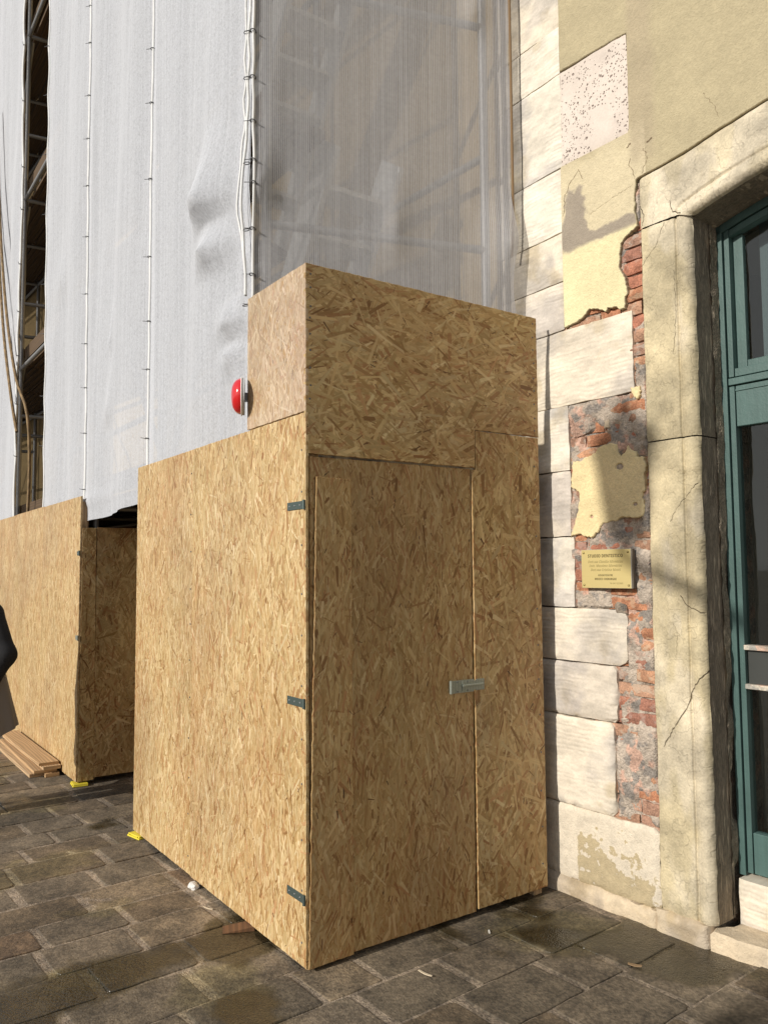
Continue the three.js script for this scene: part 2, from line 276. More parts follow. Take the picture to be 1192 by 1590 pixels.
// ochre render: u -0.2..1.8, v 2.6..5.2, with the grey smear, the pale lower patch and hairline cracks
const plasterTex = (() => {
  const w = 1024, hgt = 1344, c = canvas(w, hgt), g = c.getContext('2d'); const im = g.createImageData(w, hgt);
  const blob = (u, v, cu, cv, ru, rv) => Math.exp(-(((u - cu) / ru) ** 2) - ((v - cv) / rv) ** 2);
  for (let y = 0, k = 0; y < hgt; y++) for (let x = 0; x < w; x++, k += 4) {
    const u = -0.2 + 2 * x / w, v = 2.6 + 2.6 * (1 - y / hgt); const n = fbm(u * 7, v * 7, 5, 180), f = fbm(u * 120, v * 120, 3, 190), m = fbm(u * 30, v * 30, 4, 195);
    let a = [0.785, 0.73, 0.6]; const low = smooth(3.235, 3.2, v + (n - 0.5) * 0.05 - 0.03 * (u - 0.1)); const mid = smooth(3.75, 3.62, v + (n - 0.5) * 0.2) * (u < 0.62 ? 1 : 0);
    a = a.map((q, i) => lerp(q, [0.93, 0.87, 0.74][i], mid * 0.8)); a = a.map((q, i) => lerp(q, [0.985, 0.935, 0.755][i], low));
    let st = blob(u, v, 0.2, 3.42, 0.075, 0.15) * 1.5 + blob(u, v, 0.17, 3.29, 0.09, 0.07) * 1.4 + blob(u, v, 0.36, 3.255, 0.14, 0.035) * 1.3 + blob(u, v, 0.51, 3.255, 0.07, 0.04) * 1.5;
    st = smooth(0.55, 0.95, st + (m - 0.5) * 0.9) * (1 - low); a = a.map((q, i) => lerp(q, [0.665, 0.615, 0.56][i], st * 0.92));
    const band = smooth(0.52, 0.56, u + (n - 0.5) * 0.02) * smooth(0.7, 0.64, u + (n - 0.5) * 0.05) * smooth(3.45, 3.6, v); a = a.map((q, i) => lerp(q, [0.74, 0.675, 0.575][i], band * 0.55));
    const q = 1 + 0.1 * (n - 0.5) + 0.1 * (f - 0.5) + 0.05 * (m - 0.5); for (let i = 0; i < 3; i++) im.data[k + i] = clamp(a[i] * q) * 255; im.data[k + 3] = 255;
  }
  g.putImageData(im, 0, 0); const P = (u, v) => [(u + 0.2) / 2 * w, (1 - (v - 2.6) / 2.6) * hgt], r = mulberry(12);
  for (const [pts, lw] of [[[[0.13, 3.42], [0.142, 3.52], [0.18, 3.58], [0.235, 3.63], [0.26, 3.57]], 1.6], [[[0.3, 3.37], [0.42, 3.4], [0.55, 3.43]], 0.9], [[[0.56, 3.45], [0.55, 3.5], [0.53, 3.53], [0.54, 3.56]], 1.4], [[[0.6, 3.46], [0.63, 3.53], [0.61, 3.58]], 1.2], [[[0.52, 3.62], [0.545, 3.63]], 3], [[[0.63, 3.6], [0.66, 3.61]], 3], [[[0.99, 3.56], [0.97, 3.62], [0.92, 3.7]], 0.8]]) {
    const q = ragged(pts, 0.01, 0.005, Math.floor(r() * 1e6), false); q.push(pts[pts.length - 1]); g.strokeStyle = 'rgba(96,78,56,0.8)'; for (let i = 1; i < q.length; i++) { g.lineWidth = lw * rr(0.5, 1.5, r); g.beginPath(); g.moveTo(...P(...q[i - 1])); g.lineTo(...P(...q[i])); g.stroke(); }
  }
  const t = canvasTex(c); t.wrapS = t.wrapT = THREE.MirroredRepeatWrapping; t.repeat.set(0.5, 1 / 2.6); t.offset.set(0.1, -1); return t;
})();
const plaster = new THREE.MeshStandardMaterial({ map: plasterTex, bumpMap: grain, bumpScale: 0.006, roughness: 0.92, color: rgb(0.73, 0.73, 0.71) });
const patchMap = tex(512, 512, (x, y, o) => { const u = x / 512, v = y / 512; const n = fbm(u * 6, v * 6, 5, 200, 6, 6), f = fbm(u * 60, v * 60, 3, 205, 60, 60); const q = 0.93 + 0.13 * (n - 0.5) + 0.12 * (f - 0.5); o[0] = q; o[1] = q * 0.925; o[2] = q * 0.72; }, { rep: [2, 2] });
const patch = new THREE.MeshStandardMaterial({ map: patchMap, bumpMap: grain, bumpScale: 0.006, roughness: 0.92, color: rgb(0.87, 0.85, 0.84) });

const brickMap = tex(512, 512, (x, y, o) => { const u = x / 512, v = y / 512; const n = fbm(u * 10, v * 10, 5, 210, 10, 10), f = fbm(u * 80, v * 80, 3, 215, 80, 80), w = smooth(0.56, 0.72, fbm(u * 14, v * 14, 4, 220, 14, 14)); const q = 0.82 + 0.4 * (n - 0.5) + 0.3 * (f - 0.5); o[0] = lerp(q, 0.92, w * 0.6); o[1] = lerp(q * 0.97, 1, w * 0.8); o[2] = lerp(q * 0.93, 1, w * 0.9); }, { rep: [2.2, 2.2] });
const bricks = [[0.62, 0.3, 0.18], [0.58, 0.26, 0.18], [0.62, 0.38, 0.27], [0.55, 0.34, 0.26], [0.7, 0.4, 0.26], [0.5, 0.25, 0.19]].map((c) => new THREE.MeshStandardMaterial({ map: brickMap, bumpMap: grain, bumpScale: 0.008, roughness: 0.93, color: rgb(...c) }));
const mortarMap = tex(1024, 1024, (x, y, o) => { const u = x / 1024, v = y / 1024; const n = fbm(u * 8, v * 8, 5, 230, 8, 8), f = fbm(u * 90, v * 90, 3, 235, 90, 90), p = smooth(0.52, 0.68, fbm(u * 11, v * 11, 4, 240, 11, 11)), b = smooth(0.56, 0.66, fbm(u * 17, v * 17, 4, 245, 17, 17)); const q = 0.69 + 0.3 * (n - 0.5) + 0.25 * (f - 0.5); o[0] = lerp(lerp(q, q * 1.12, p), q * 0.82, b); o[1] = lerp(lerp(q * 0.945, q * 0.94, p), q * 0.79, b); o[2] = lerp(lerp(q * 0.87, q * 0.84, p), q * 0.75, b); }, { rep: [1.4, 1.4] });
const mortar = new THREE.MeshStandardMaterial({ map: mortarMap, bumpMap: grain, bumpScale: 0.012, roughness: 0.95, color: rgb(0.9, 0.86, 0.84) });
const mortarDark = new THREE.MeshStandardMaterial({ map: mortarMap, bumpMap: grain, bumpScale: 0.012, roughness: 0.95, color: rgb(0.5, 0.47, 0.44) });

// paving: 4 m x 4 m of trachyte with damp patches; the damp is darker and glossy
const dampAt = (u, w) => {
  let d = fbm(u * 1.7 + 3, w * 1.7, 5, 250, 0, 0) * 1.0; const B = (cu, cw, ru, rw, k) => { d += k * Math.exp(-(((u - cu) / ru) ** 2) - ((w - cw) / rw) ** 2); };
  B(0.1, 0.75, 0.3, 0.5, 0.12); B(0.55, 0.52, 0.14, 0.16, 0.14); B(-0.05, 1.75, 0.25, 0.18, 0.14); B(-0.45, 1.5, 0.18, 0.2, 0.16); B(0.3, 0.45, 0.14, 0.14, 0.14); B(0.9, 0.3, 0.16, 0.14, 0.08); B(0.3, 1.2, 0.2, 0.2, -0.06); B(0.3, 0.13, 0.16, 0.1, -0.2); B(-1.3, 2.0, 0.6, 0.5, -0.06); B(0.56, 0.9, 0.12, 0.15, -0.16);
  return d;
};
const TN = 2048, dampF = new Float32Array(TN * TN);
for (let y = 0, k = 0; y < TN; y++) for (let x = 0; x < TN; x++, k++) { const u = -2.4 + 4 * x / TN, w = 4 * y / TN; dampF[k] = smooth(0.53, 0.63, dampAt(u, w) + (HASH[(x * 7 + y * 131) & 65535] - 0.5) * 0.02); }
const paveMap = tex(TN, TN, (x, y, o) => {
  const u = x / TN, v = y / TN, d = dampF[y * TN + x]; const n = fbm(u * 14, v * 14, 5, 260, 14, 14), f = vnoise(u * 420, v * 420, 265, 420, 420), m = fbm(u * 60, v * 60, 3, 270, 60, 60), b = smooth(0.54, 0.66, fbm(u * 9, v * 9, 4, 275, 9, 9));
  const q = 0.53 + 0.32 * (n - 0.5) + 0.2 * (f - 0.5) + 0.24 * (m - 0.5); const k = lerp(1, 0.53, d);
  o[0] = q * k * lerp(1.02, 1.0, b); o[1] = q * k * lerp(0.935, 0.925, b) * lerp(1, 0.985, d); o[2] = q * k * lerp(0.835, 0.75, b) * lerp(1, 0.86, d);
}, { rep: [0.25, 0.25] });
const paveRough = tex(1024, 1024, (x, y, o) => { const d = dampF[y * 2 * TN + x * 2]; o[0] = o[1] = o[2] = lerp(0.84, 0.22, d) + 0.1 * (fbm(x / 40, y / 40, 2, 280) - 0.5); }, { srgb: false, rep: [0.25, 0.25] });
const paveBump = tex(1024, 1024, (x, y, o) => { const u = x / 1024, v = y / 1024; o[0] = o[1] = o[2] = 0.55 * fbm(u * 22, v * 22, 5, 290, 22, 22) + 0.45 * fbm(u * 200, v * 200, 2, 295, 200, 200); }, { srgb: false, rep: [1, 1] });
for (const t of [paveMap, paveRough]) t.offset.set(0.6, 0);
const paveMats = [[0.6, 0.57, 0.5], [0.5, 0.48, 0.42], [0.74, 0.68, 0.56], [0.56, 0.5, 0.4], [0.62, 0.5, 0.38]].map((c) => new THREE.MeshStandardMaterial({ map: paveMap, roughnessMap: paveRough, bumpMap: paveBump, bumpScale: 0.005, color: rgb(...c), roughness: 1 }));
const bedMat = new THREE.MeshStandardMaterial({ map: paveMap, roughnessMap: paveRough, bumpMap: paveBump, bumpScale: 0.008, color: rgb(1, 0.96, 0.9), roughness: 1 });

const woodMap = tex(512, 1024, (x, y, o) => { const u = x / 512, v = y / 1024; const w = fbm(u * 3, v * 2, 3, 300, 3, 2) * 2.4; const l = 0.5 + 0.5 * Math.sin((u * 13 + w) * 6.28); const f = fbm(u * 120, v * 6, 3, 305, 120, 6); const q = 0.78 - 0.13 * l + 0.2 * (f - 0.5); o[0] = q; o[1] = q * 0.86; o[2] = q * 0.68; }, { rep: [3, 0.6] });
const wood = new THREE.MeshStandardMaterial({ map: woodMap, roughness: 0.75, color: rgb(0.95, 0.9, 0.84) });
const woodRed = new THREE.MeshStandardMaterial({ map: woodMap, roughness: 0.7, color: rgb(0.3, 0.2, 0.14) });

// woven mesh sheeting: dense upright threads with thin open slits between them
const netAlpha = tex(1024, 512, (x, y, o) => { const u = x / 1024, v = y / 512; const th = Math.floor(u * 72); const fu = u * 72 - th; const k = hsh(th, 3, 310); const slit = smooth(0.62, 0.78, fu) * smooth(1, 0.9, fu); const cross = 0.5 + 0.5 * Math.sin(v * 512 / 8 * 6.2832); let a = 0.92 - slit * lerp(0.35, 0.65, k) * (0.75 + 0.25 * cross) - 0.06 * fbm(u * 8, v * 6, 3, 320, 8, 6); o[0] = o[1] = o[2] = a; }, { srgb: false, rep: [1 / 0.72, 1 / 0.36] });
const netMap = tex(1024, 512, (x, y, o) => { const u = x / 1024, v = y / 512; const th = Math.floor(u * 72); const k = hsh(th, 5, 330); const q = 0.93 + 0.05 * (k - 0.5) + 0.07 * (fbm(u * 60, v * 30, 3, 340, 60, 30) - 0.5); o[0] = q; o[1] = q; o[2] = q * 1.005; }, { rep: [1 / 0.72, 1 / 0.36] });
const netMat = new THREE.MeshPhysicalMaterial({ map: netMap, alphaMap: netAlpha, transparent: true, roughness: 0.9, transmission: 0.2, thickness: 0, color: rgb(0.8, 0.805, 0.82), side: THREE.DoubleSide });
const weave = tex(512, 512, (x, y, o) => { const u = x / 512, v = y / 512; o[0] = o[1] = o[2] = 0.9 - 0.16 * smooth(0.5, 0.8, vnoise(u * 170, v * 90, 315, 170, 90)) * (0.6 + 0.4 * vnoise(u * 20, v * 20, 316, 20, 20)); }, { srgb: false, rep: [1 / 0.7, 1 / 0.7] });
const weaveBump = tex(512, 512, (x, y, o) => { const u = x / 512, v = y / 512; o[0] = o[1] = o[2] = 0.5 * fbm(u * 5, v * 3, 3, 317, 5, 3) + 0.5 * vnoise(u * 150, v * 100, 318, 150, 100); }, { srgb: false, rep: [1 / 0.7, 1 / 0.7] });
const netThin = netMat.clone(); netThin.opacity = 0.8; netThin.color.setRGB(0.7, 0.69, 0.7);
netMat.alphaMap = weave; netMat.bumpMap = weaveBump; netMat.bumpScale = 0.0025; netMat.color.setRGB(0.67, 0.69, 0.73);
const hemMat = new THREE.MeshStandardMaterial({ map: netMap, color: rgb(0.88, 0.88, 0.86), roughness: 0.85 });
const tieMat = new THREE.MeshStandardMaterial({ color: rgb(0.1, 0.1, 0.105), roughness: 0.55 });
const steel = new THREE.MeshStandardMaterial({ color: rgb(0.33, 0.33, 0.33), metalness: 0.7, roughness: 0.5, bumpMap: grain, bumpScale: 0.001 });
const zinc = new THREE.MeshStandardMaterial({ color: rgb(0.5, 0.54, 0.46), metalness: 0.45, roughness: 0.45, map: tex(128, 128, (x, y, o) => { const q = 0.8 + 0.35 * (fbm(x / 16, y / 16, 4, 350, 8, 8) - 0.5); o[0] = q; o[1] = q; o[2] = q; }, { rep: [8, 8] }) });
const hingeMat = new THREE.MeshStandardMaterial({ color: rgb(0.09, 0.12, 0.11), metalness: 0.5, roughness: 0.5 });
const rusty = new THREE.MeshStandardMaterial({ map: brickMap, color: rgb(0.2, 0.13, 0.08), roughness: 0.85 });

// ------------------------------------------------------------------ ground
console.log('ground');
const TH = THREE.MathUtils.degToRad(3.2), WALL = [0, 0, -1.45];          // the wall's frame: u along it, v up, w out
const toWorld = (u, v, w) => [WALL[0] + u * Math.cos(TH) + w * Math.sin(TH), v, WALL[2] - u * Math.sin(TH) + w * Math.cos(TH)];
{
  const g = new THREE.PlaneGeometry(900, 900); g.rotateX(-Math.PI / 2); const m = part('ground', boxUV(g), new THREE.MeshStandardMaterial({ map: paveMap, bumpMap: paveBump, bumpScale: 0.004, roughness: 0.85, color: rgb(0.52, 0.5, 0.47) }), scene, [0, -0.03, 0]);
  m.userData.kind = 'structure';
}
const pavement = structure('pavement', WALL, TH);
{
  const bed = gridSurface(190, 90, (s, t) => { const u = lerp(-7.6, 2.0, s), w = lerp(3.3, -0.6, t); return [u, -0.0042 + 0.005 * (fbm(u * 25, w * 25, 3, 360) - 0.5), w, u, w]; });
  part('mortar_bed', bed, bedMat, pavement);
  const rows = [2.0, 1.66, 1.33, 1.01, 0.695, 0.42, 0.15, -0.135, -0.425, -0.69, -0.975, -1.215, -1.5, -1.79]; while (rows[rows.length - 1] > -7.4) rows.push(rows[rows.length - 1] - rr(0.25, 0.31));
  const known = { 3: [0.06, 0.47, 0.9, 1.28], 4: [0.05, 0.43, 0.675, 1.1, 1.5], 5: [0.05, 0.58, 0.97, 1.39, 1.8], 6: [-0.1, 0.35, 0.8, 1.225, 1.5, 1.95], 7: [0.9, 1.4, 1.81, 2.3], 8: [0.8, 1.25, 1.715, 2.13, 2.6], 9: [1.1, 1.475, 1.85, 2.23, 2.6], 10: [1.1, 1.45, 1.8, 2.18, 2.6], 11: [1.0, 1.45, 1.9, 2.4], 12: [1.05, 1.4, 1.75, 2.14, 2.6] };
  const r = mulberry(44);
  const stone = (u0, u1, w0, w1, seed) => {
    const g1 = rr(0.004, 0.009, r), cu = (u0 + u1) / 2, cw = (w0 + w1) / 2, hu = (u1 - u0) / 2 - g1, hw = (w1 - w0) / 2 - rr(0.012, 0.024, r), rad = rr(0.006, 0.022, r);
    const pts = []; for (const [sx, sy, a0] of [[1, 1, 0], [-1, 1, 1], [-1, -1, 2], [1, -1, 3]]) { const q = rad * rr(0.5, 1.6, r); for (let k = 0; k <= 2; k++) { const a = (a0 + k / 2) * Math.PI / 2; pts.push([sx * (hu - q) + q * Math.cos(a) + rr(-0.003, 0.003, r), sy * (hw - q) + q * Math.sin(a) + rr(-0.003, 0.003, r)]); } }
    const rg = ragged(pts, 0.07, 0.0035, seed + 1);
    const s = new THREE.Shape(rg.map((p) => new THREE.Vector2(p[0], -p[1])).reverse());
    const b = rr(0.004, 0.007, r), g = new THREE.ExtrudeGeometry(s, { depth: 0.03, bevelEnabled: true, bevelThickness: b * 0.6, bevelSize: b, bevelOffset: -b, bevelSegments: 2, steps: 1 });
    g.rotateX(-Math.PI / 2); g.translate(0, -0.03 - b * 0.6 + 0, 0);
    const p = g.attributes.position, uv = g.attributes.uv; const tx = rr(-0.007, 0.007, r), tz = rr(-0.006, 0.006, r), lift = rr(-0.003, 0.003, r);
    for (let i = 0; i < p.count; i++) { p.setY(i, p.getY(i) + tx * p.getX(i) + tz * p.getZ(i) + lift); uv.setXY(i, p.getX(i) + cu, p.getZ(i) + cw); }
    g.computeVertexNormals();
    const k = r(); part('paving_stone', g, paveMats[k < 0.32 ? 0 : k < 0.56 ? 1 : k < 0.76 ? 2 : k < 0.92 ? 3 : 4], pavement, [cu, 0, cw]);
  };
  let n = 0;
  for (let i = 0; i < rows.length - 1; i++) {
    let cuts = known[i] ? known[i].slice() : [rr(-0.2, 0.15, r)];
    if (i > 3 && cuts[0] > 0) while (cuts[0] > (i > 13 ? 0.7 : 0.1)) cuts.unshift(cuts[0] - rr(0.34, 0.5, r));
    if (i > 13) { cuts = [rr(0.5, 0.9, r)]; }
    while (cuts[cuts.length - 1] < (i > 20 ? 2.3 : 3.2)) cuts.push(cuts[cuts.length - 1] + rr(0.33, 0.5, r));
    for (let j = 0; j < cuts.length - 1; j++) stone(rows[i + 1], rows[i], cuts[j], cuts[j + 1], ++n * 13);
  }
  console.log('paving stones', n);
}

// ------------------------------------------------------------------ the old building on the right
console.log('building');
const bld = thing('old_building', 'old building corner with white quoins, peeling ochre plaster and green arched door', 'building', WALL, TH);
const archIn = (u) => 3.285 - 0.105 * ((1.5 - u) / 0.67) ** 2;
const OUT = [[0.575, 3.446], [0.68, 3.452], [0.81, 3.468], [1.0, 3.505], [1.2, 3.536], [1.5, 3.556]];
const archOut = (u) => { const q = u > 1.5 ? 3 - u : u; for (let i = 1; i < OUT.length; i++) if (q <= OUT[i][0] || i === OUT.length - 1) return lerp(OUT[i - 1][1], OUT[i][1], smooth(0, 1, (q - OUT[i - 1][0]) / (OUT[i][0] - OUT[i - 1][0])) * 0.25 + 0.75 * clamp((q - OUT[i - 1][0]) / (OUT[i][0] - OUT[i - 1][0]))); };
{ // wall core with the door opening
  const s = [[-0.36, -0.1], [0.8, -0.1], [0.8, 3.2]]; for (let i = 1; i < 12; i++) { const u = lerp(0.8, 2.2, i / 12); s.push([u, archIn(Math.min(2.17, Math.max(0.83, u))) + 0.02]); } s.push([2.2, 3.2], [2.2, -0.1], [5, -0.1], [5, 8], [-0.36, 8]);
  const g = slabShape(s, -0.5, -0.06, 0); part('wall', g, mortarDark, bld);
  const plasterMat = new THREE.MeshStandardMaterial({ color: rgb(0.4, 0.38, 0.35), roughness: 0.9 });
  part('room', merge([box(0.2, 2.8, -0.05, 0.02, -3.2, -0.5), box(0.2, 2.8, 3.5, 3.6, -3.2, -0.5), box(0.1, 0.2, -0.05, 3.6, -3.2, -0.5), box(2.8, 2.9, -0.05, 3.6, -3.2, -0.5), box(0.1, 2.9, -0.05, 3.6, -3.3, -3.2)]), plasterMat, bld);
}
{ // quoins; the strip left of u = 0.12 is dressed at a slight splay
  const Q = [[4.463, 5.1, 0.121], [4.202, 4.458, 0.123], [3.692, 4.197, 0.531, 'pit'], [3.348, 3.688, 0.112], [3.09, 3.342, 0.11], [2.832, 3.084, 0.113], [2.438, 2.826, 0.512], [2.102, 2.433, 0.123], [1.766, 2.097, 0.126], [1.41, 1.761, 0.137], [1.142, 1.404, 0.437, 'cut'], [0.872, 1.135, 0.373, 'rough'], [0.434, 0.866, 0.347, 'rough'], [0.075, 0.428, 0.576, 'base']];
  Q.push([5.106, 5.5, 0.4], [5.506, 6.0, 0.122], [6.006, 6.4, 0.42], [6.406, 8, 0.122]);
  Q.forEach(([v0, v1, u1, kind], i) => {
    const far = v0 > 5; const o = { u0: -0.35, u1, v0, v1, w: kind === 'rough' ? 0.006 : rr(-0.004, 0.002), depth: 0.1, cell: far ? 0.06 : 0.018, seed: 11 + i * 3, amp: kind === 'rough' ? 0.009 : 0.005, edge: kind === 'rough' ? 0.016 : v0 > 3 ? 0.005 : 0.008, wob: v0 > 3 ? 0.0015 : 0.0045, brk: 0.12, du: rr(0, 3), dv: rr(0, 3), cut: kind === 'cut' ? 0.05 : kind === 'base' ? 0.03 : kind === 'rough' ? 0.02 : 0 };
    if (kind === 'base') { o.edge = 0.016; o.prof = (u, v) => -0.02 * smooth(0.06, 0, v - 0.36 - (u < 0.12 ? 0.1 : 0)) * 0; }
    if (kind === 'pit') {                                    // the pitted right half is a facing stone of its own
      part('quoin_stone', dressed({ ...o, u1: 0.122 }), lime[0], bld); part('quoin_stone', dressed({ ...o, u0: 0.1225, brk: null, w: 0 }), limePit, bld);
    }
    if (kind === 'base') { o.du = 0; o.dv = 0; }
    if (kind !== 'pit') part('quoin_stone', dressed(o), kind === 'base' ? limeBase : lime[i % 3 === 2 ? 1 : i % 2 ? 0 : 2], bld);
  });
  part('plinth_stone', dressed({ u0: -0.35, u1: 0.56, v0: -0.04, v1: 0.08, w: 0.012, depth: 0.14, seed: 71, amp: 0.016, freq: 7, edge: 0.04, wob: 0.016, du: 1.3, cell: 0.014 }), limeDirty, bld);
  part('plinth_stone', dressed({ u0: 0.552, u1: 0.8, v0: -0.04, v1: 0.092, w: 0.018, depth: 0.14, seed: 73, amp: 0.014, freq: 7, edge: 0.03, wob: 0.01, du: 0.3, cell: 0.014 }), limeDirty, bld);
}
{ // masonry behind the lost plaster: bricks one by one in a rough mortar bed
  const r = mulberry(91); const bareness = (u, v) => { let b = 0; for (const [cu, cv, ru, rv, k] of [[0.5, 1.08, 0.16, 0.09, 1], [0.47, 0.93, 0.15, 0.06, 0.8], [0.52, 0.5, 0.12, 0.06, 1], [0.55, 3.0, 0.1, 0.25, 1.2], [0.35, 2.86, 0.15, 0.05, 1.2], [0.51, 2.37, 0.1, 0.08, 0.9], [0.3, 2.25, 0.1, 0.1, 0.6], [0.2, 2.18, 0.09, 0.06, 0.7], [0.42, 1.72, 0.16, 0.04, 0.7], [0.55, 2.65, 0.06, 0.2, 0.7], [0.42, 1.47, 0.08, 0.04, 0.7], [0.53, 1.35, 0.07, 0.12, 0.7], [0.16, 1.58, 0.06, 0.06, 0.5]]) b += k * Math.exp(-(((u - cu) / ru) ** 2) - ((v - cv) / rv) ** 2); return b; };
  const STONES = [[3.692, 4.2, 0.53], [2.432, 2.832, 0.512], [1.138, 1.408, 0.43], [0.868, 1.138, 0.373], [0.43, 0.868, 0.347], [0, 0.43, 0.576], [0, 5, 0.118]];
  const bed = gridSurface(64, 330, (s, t) => { const u = lerp(0.08, 0.62, s), v = lerp(0.04, 3.5, t); const w = Math.min(-0.003, -0.022 + 0.03 * smooth(0.3, 0.75, fbm(u * 11, v * 11, 4, 370)) + 0.024 * (fbm(u * 45, v * 45, 4, 375) - 0.5)) - 0.017 * clamp(bareness(u, v)) - 0.04 * smooth(0.57, 0.585, u) - 0.03 * (STONES.some(([a, b, c]) => v > a && v < b && u < c + 0.004) ? 1 : 0); return [u, v, w, u, v]; });
  part('mortar', bed, mortar, bld);
  let row = 0;
  for (let v = 0.44; v < 3.25; v += 0.0665, row++) {
    let u = 0.1 - (row % 2) * 0.12 + rr(-0.02, 0.02, r); const big = v > 0.97 && v < 1.05;
    while (u < 0.58) {
      const L = r() < 0.4 ? 0.12 : 0.245; const a = Math.max(u, 0.1), b = Math.min(u + L - 0.01, 0.583); u += L;
      const hideR = v > 2.42 && v < 2.81 ? 0.5 : v > 2.81 && v < 3.3 ? (v > 2.9 ? 0.44 : 0.2) : v > 1.39 ? 0.1 : v > 0.85 ? 0.36 : 0.33; if (b < hideR || b - a < 0.03) continue;
      const g = new THREE.BoxGeometry(b - a, 0.056, 0.05, 4, 2, 1), p = g.attributes.position, sd = Math.floor(r() * 1000);
      for (let i = 0; i < p.count; i++) { const x = p.getX(i) + (a + b) / 2, y = p.getY(i) + v; const d = fbm(x * 22, y * 22, 3, sd) - 0.5, e = Math.max(Math.abs(p.getX(i)) / ((b - a) / 2), Math.abs(p.getY(i)) / 0.028); p.setXYZ(i, p.getX(i) + d * 0.008, p.getY(i) + (fbm(x * 22, y * 22, 2, sd + 7) - 0.5) * 0.008, p.getZ(i) + (p.getZ(i) > 0 ? d * 0.024 - (e > 0.95 ? 0.007 : 0) : 0)); }
      const bare = bareness((a + b) / 2, v); part('brick', boxUV(toCreasedNormals(g, 0.6), rr(0, 5, r), rr(0, 5, r)), bricks[Math.floor(r() * bricks.length)], bld, [(a + b) / 2, v + rr(-0.002, 0.002, r), -0.041 + rr(-0.004, 0.004, r) + 0.006 * clamp(bare)], [0, 0, rr(-0.012, 0.012, r)]);
    }
  }
}
{ // plaster: the large ochre coat down to the ragged lower edge, and the loose patch above the plaque
  const lowEdge = [[0.565, 3.442], [0.557, 3.382], [0.554, 3.287], [0.566, 3.219], [0.509, 3.192], [0.471, 3.162], [0.458, 3.053], [0.49, 2.991], [0.502, 2.908], [0.486, 2.896], [0.484, 2.842], [0.454, 2.842], [0.436, 2.862], [0.386, 2.87], [0.373, 2.852], [0.329, 2.88], [0.277, 2.893], [0.236, 2.86], [0.195, 2.844], [0.12, 2.836]];
  let s = [[0.127, 8], [0.127, 4.204]]; s = s.concat(ragged([[0.127, 4.204], [0.53, 4.196]], 0.03, 0.002, 3, false)); s.push([0.536, 4.19], [0.5365, 3.9], [0.5345, 3.71], [0.527, 3.694], [0.3, 3.6905], [0.118, 3.689], [0.1165, 3.3], [0.118, 2.836]);
  s = s.concat(ragged(lowEdge.slice().reverse(), 0.012, 0.0035, 8, false)); s.push([0.565, 3.442], [0.575, 3.449]); for (let i = 1; i < 40; i++) { const u = lerp(0.575, 2.425, i / 40); s.push([u, archOut(u) + 0.004 + 0.002 * vnoise(u * 20, 1)]); } s.push([2.425, 3.449], [2.425, 0], [5, 0], [5, 8]);
  const g = slabShape(s, -0.055, 0.007, 0.003); part('plaster', toCreasedNormals(g, 0.5), plaster, bld);
  const P2 = [[0.124, 1.762], [0.144, 1.815], [0.172, 1.884], [0.183, 1.95], [0.181, 1.985], [0.131, 2.015], [0.136, 2.061], [0.148, 2.142], [0.198, 2.136], [0.23, 2.153], [0.286, 2.167], [0.311, 2.194], [0.37, 2.206], [0.411, 2.196], [0.418, 2.156], [0.437, 2.134], [0.461, 2.156], [0.476, 2.183], [0.489, 2.162], [0.516, 2.149], [0.521, 2.124], [0.559, 2.115], [0.569, 2.086], [0.556, 2.021], [0.559, 1.973], [0.541, 1.928], [0.556, 1.889], [0.544, 1.843], [0.494, 1.836], [0.427, 1.844], [0.393, 1.827], [0.322, 1.821], [0.297, 1.787], [0.248, 1.752], [0.218, 1.761], [0.175, 1.773]];
  const hole = (cu, cv, ru, rv, seed) => ragged(Array.from({ length: 7 }, (_, i) => [cu + ru * Math.cos(i * 0.898), cv + rv * Math.sin(i * 0.898)]), 0.008, 0.003, seed);
  part('plaster_patch', toCreasedNormals(slabShape(ragged(P2, 0.012, 0.0045, 5), -0.05, 0.004, 0.004, [hole(0.425, 2.085, 0.022, 0.016, 2), hole(0.505, 1.9, 0.013, 0.008, 3), hole(0.255, 1.855, 0.009, 0.009, 4)]), 0.5), patch, bld);
  part('plaster_patch', toCreasedNormals(slabShape(ragged([[0.493, 2.455], [0.545, 2.455], [0.55, 2.43], [0.54, 2.405], [0.526, 2.395], [0.51, 2.415], [0.499, 2.435]], 0.01, 0.004, 6), -0.05, 0.0, 0.004), 0.5), patch, bld);
  part('plaster_patch', toCreasedNormals(slabShape(ragged([[0.335, 2.32], [0.372, 2.325], [0.375, 2.285], [0.34, 2.28]], 0.01, 0.005, 16), -0.05, -0.004, 0.004), 0.5), limeDirty, bld);
  part('mortar_lump', dressed({ u0: 0.145, u1: 0.275, v0: 2.26, v1: 2.36, w: 0.0, depth: 0.06, seed: 83, amp: 0.016, edge: 0.03, wob: 0.02, cut: 0.045, cell: 0.01 }), mortar, bld);
  part('mortar_lump', dressed({ u0: 0.36, u1: 0.44, v0: 1.37, v1: 1.44, w: 0.0, depth: 0.05, seed: 84, amp: 0.02, edge: 0.03, wob: 0.015, cut: 0.03, cell: 0.01 }), mortarDark, bld);
  part('mortar_lump', dressed({ u0: 0.14, u1: 0.3, v0: 1.4, v1: 1.485, w: -0.002, depth: 0.05, seed: 85, amp: 0.024, edge: 0.025, wob: 0.015, cell: 0.01 }), mortar, bld);
}
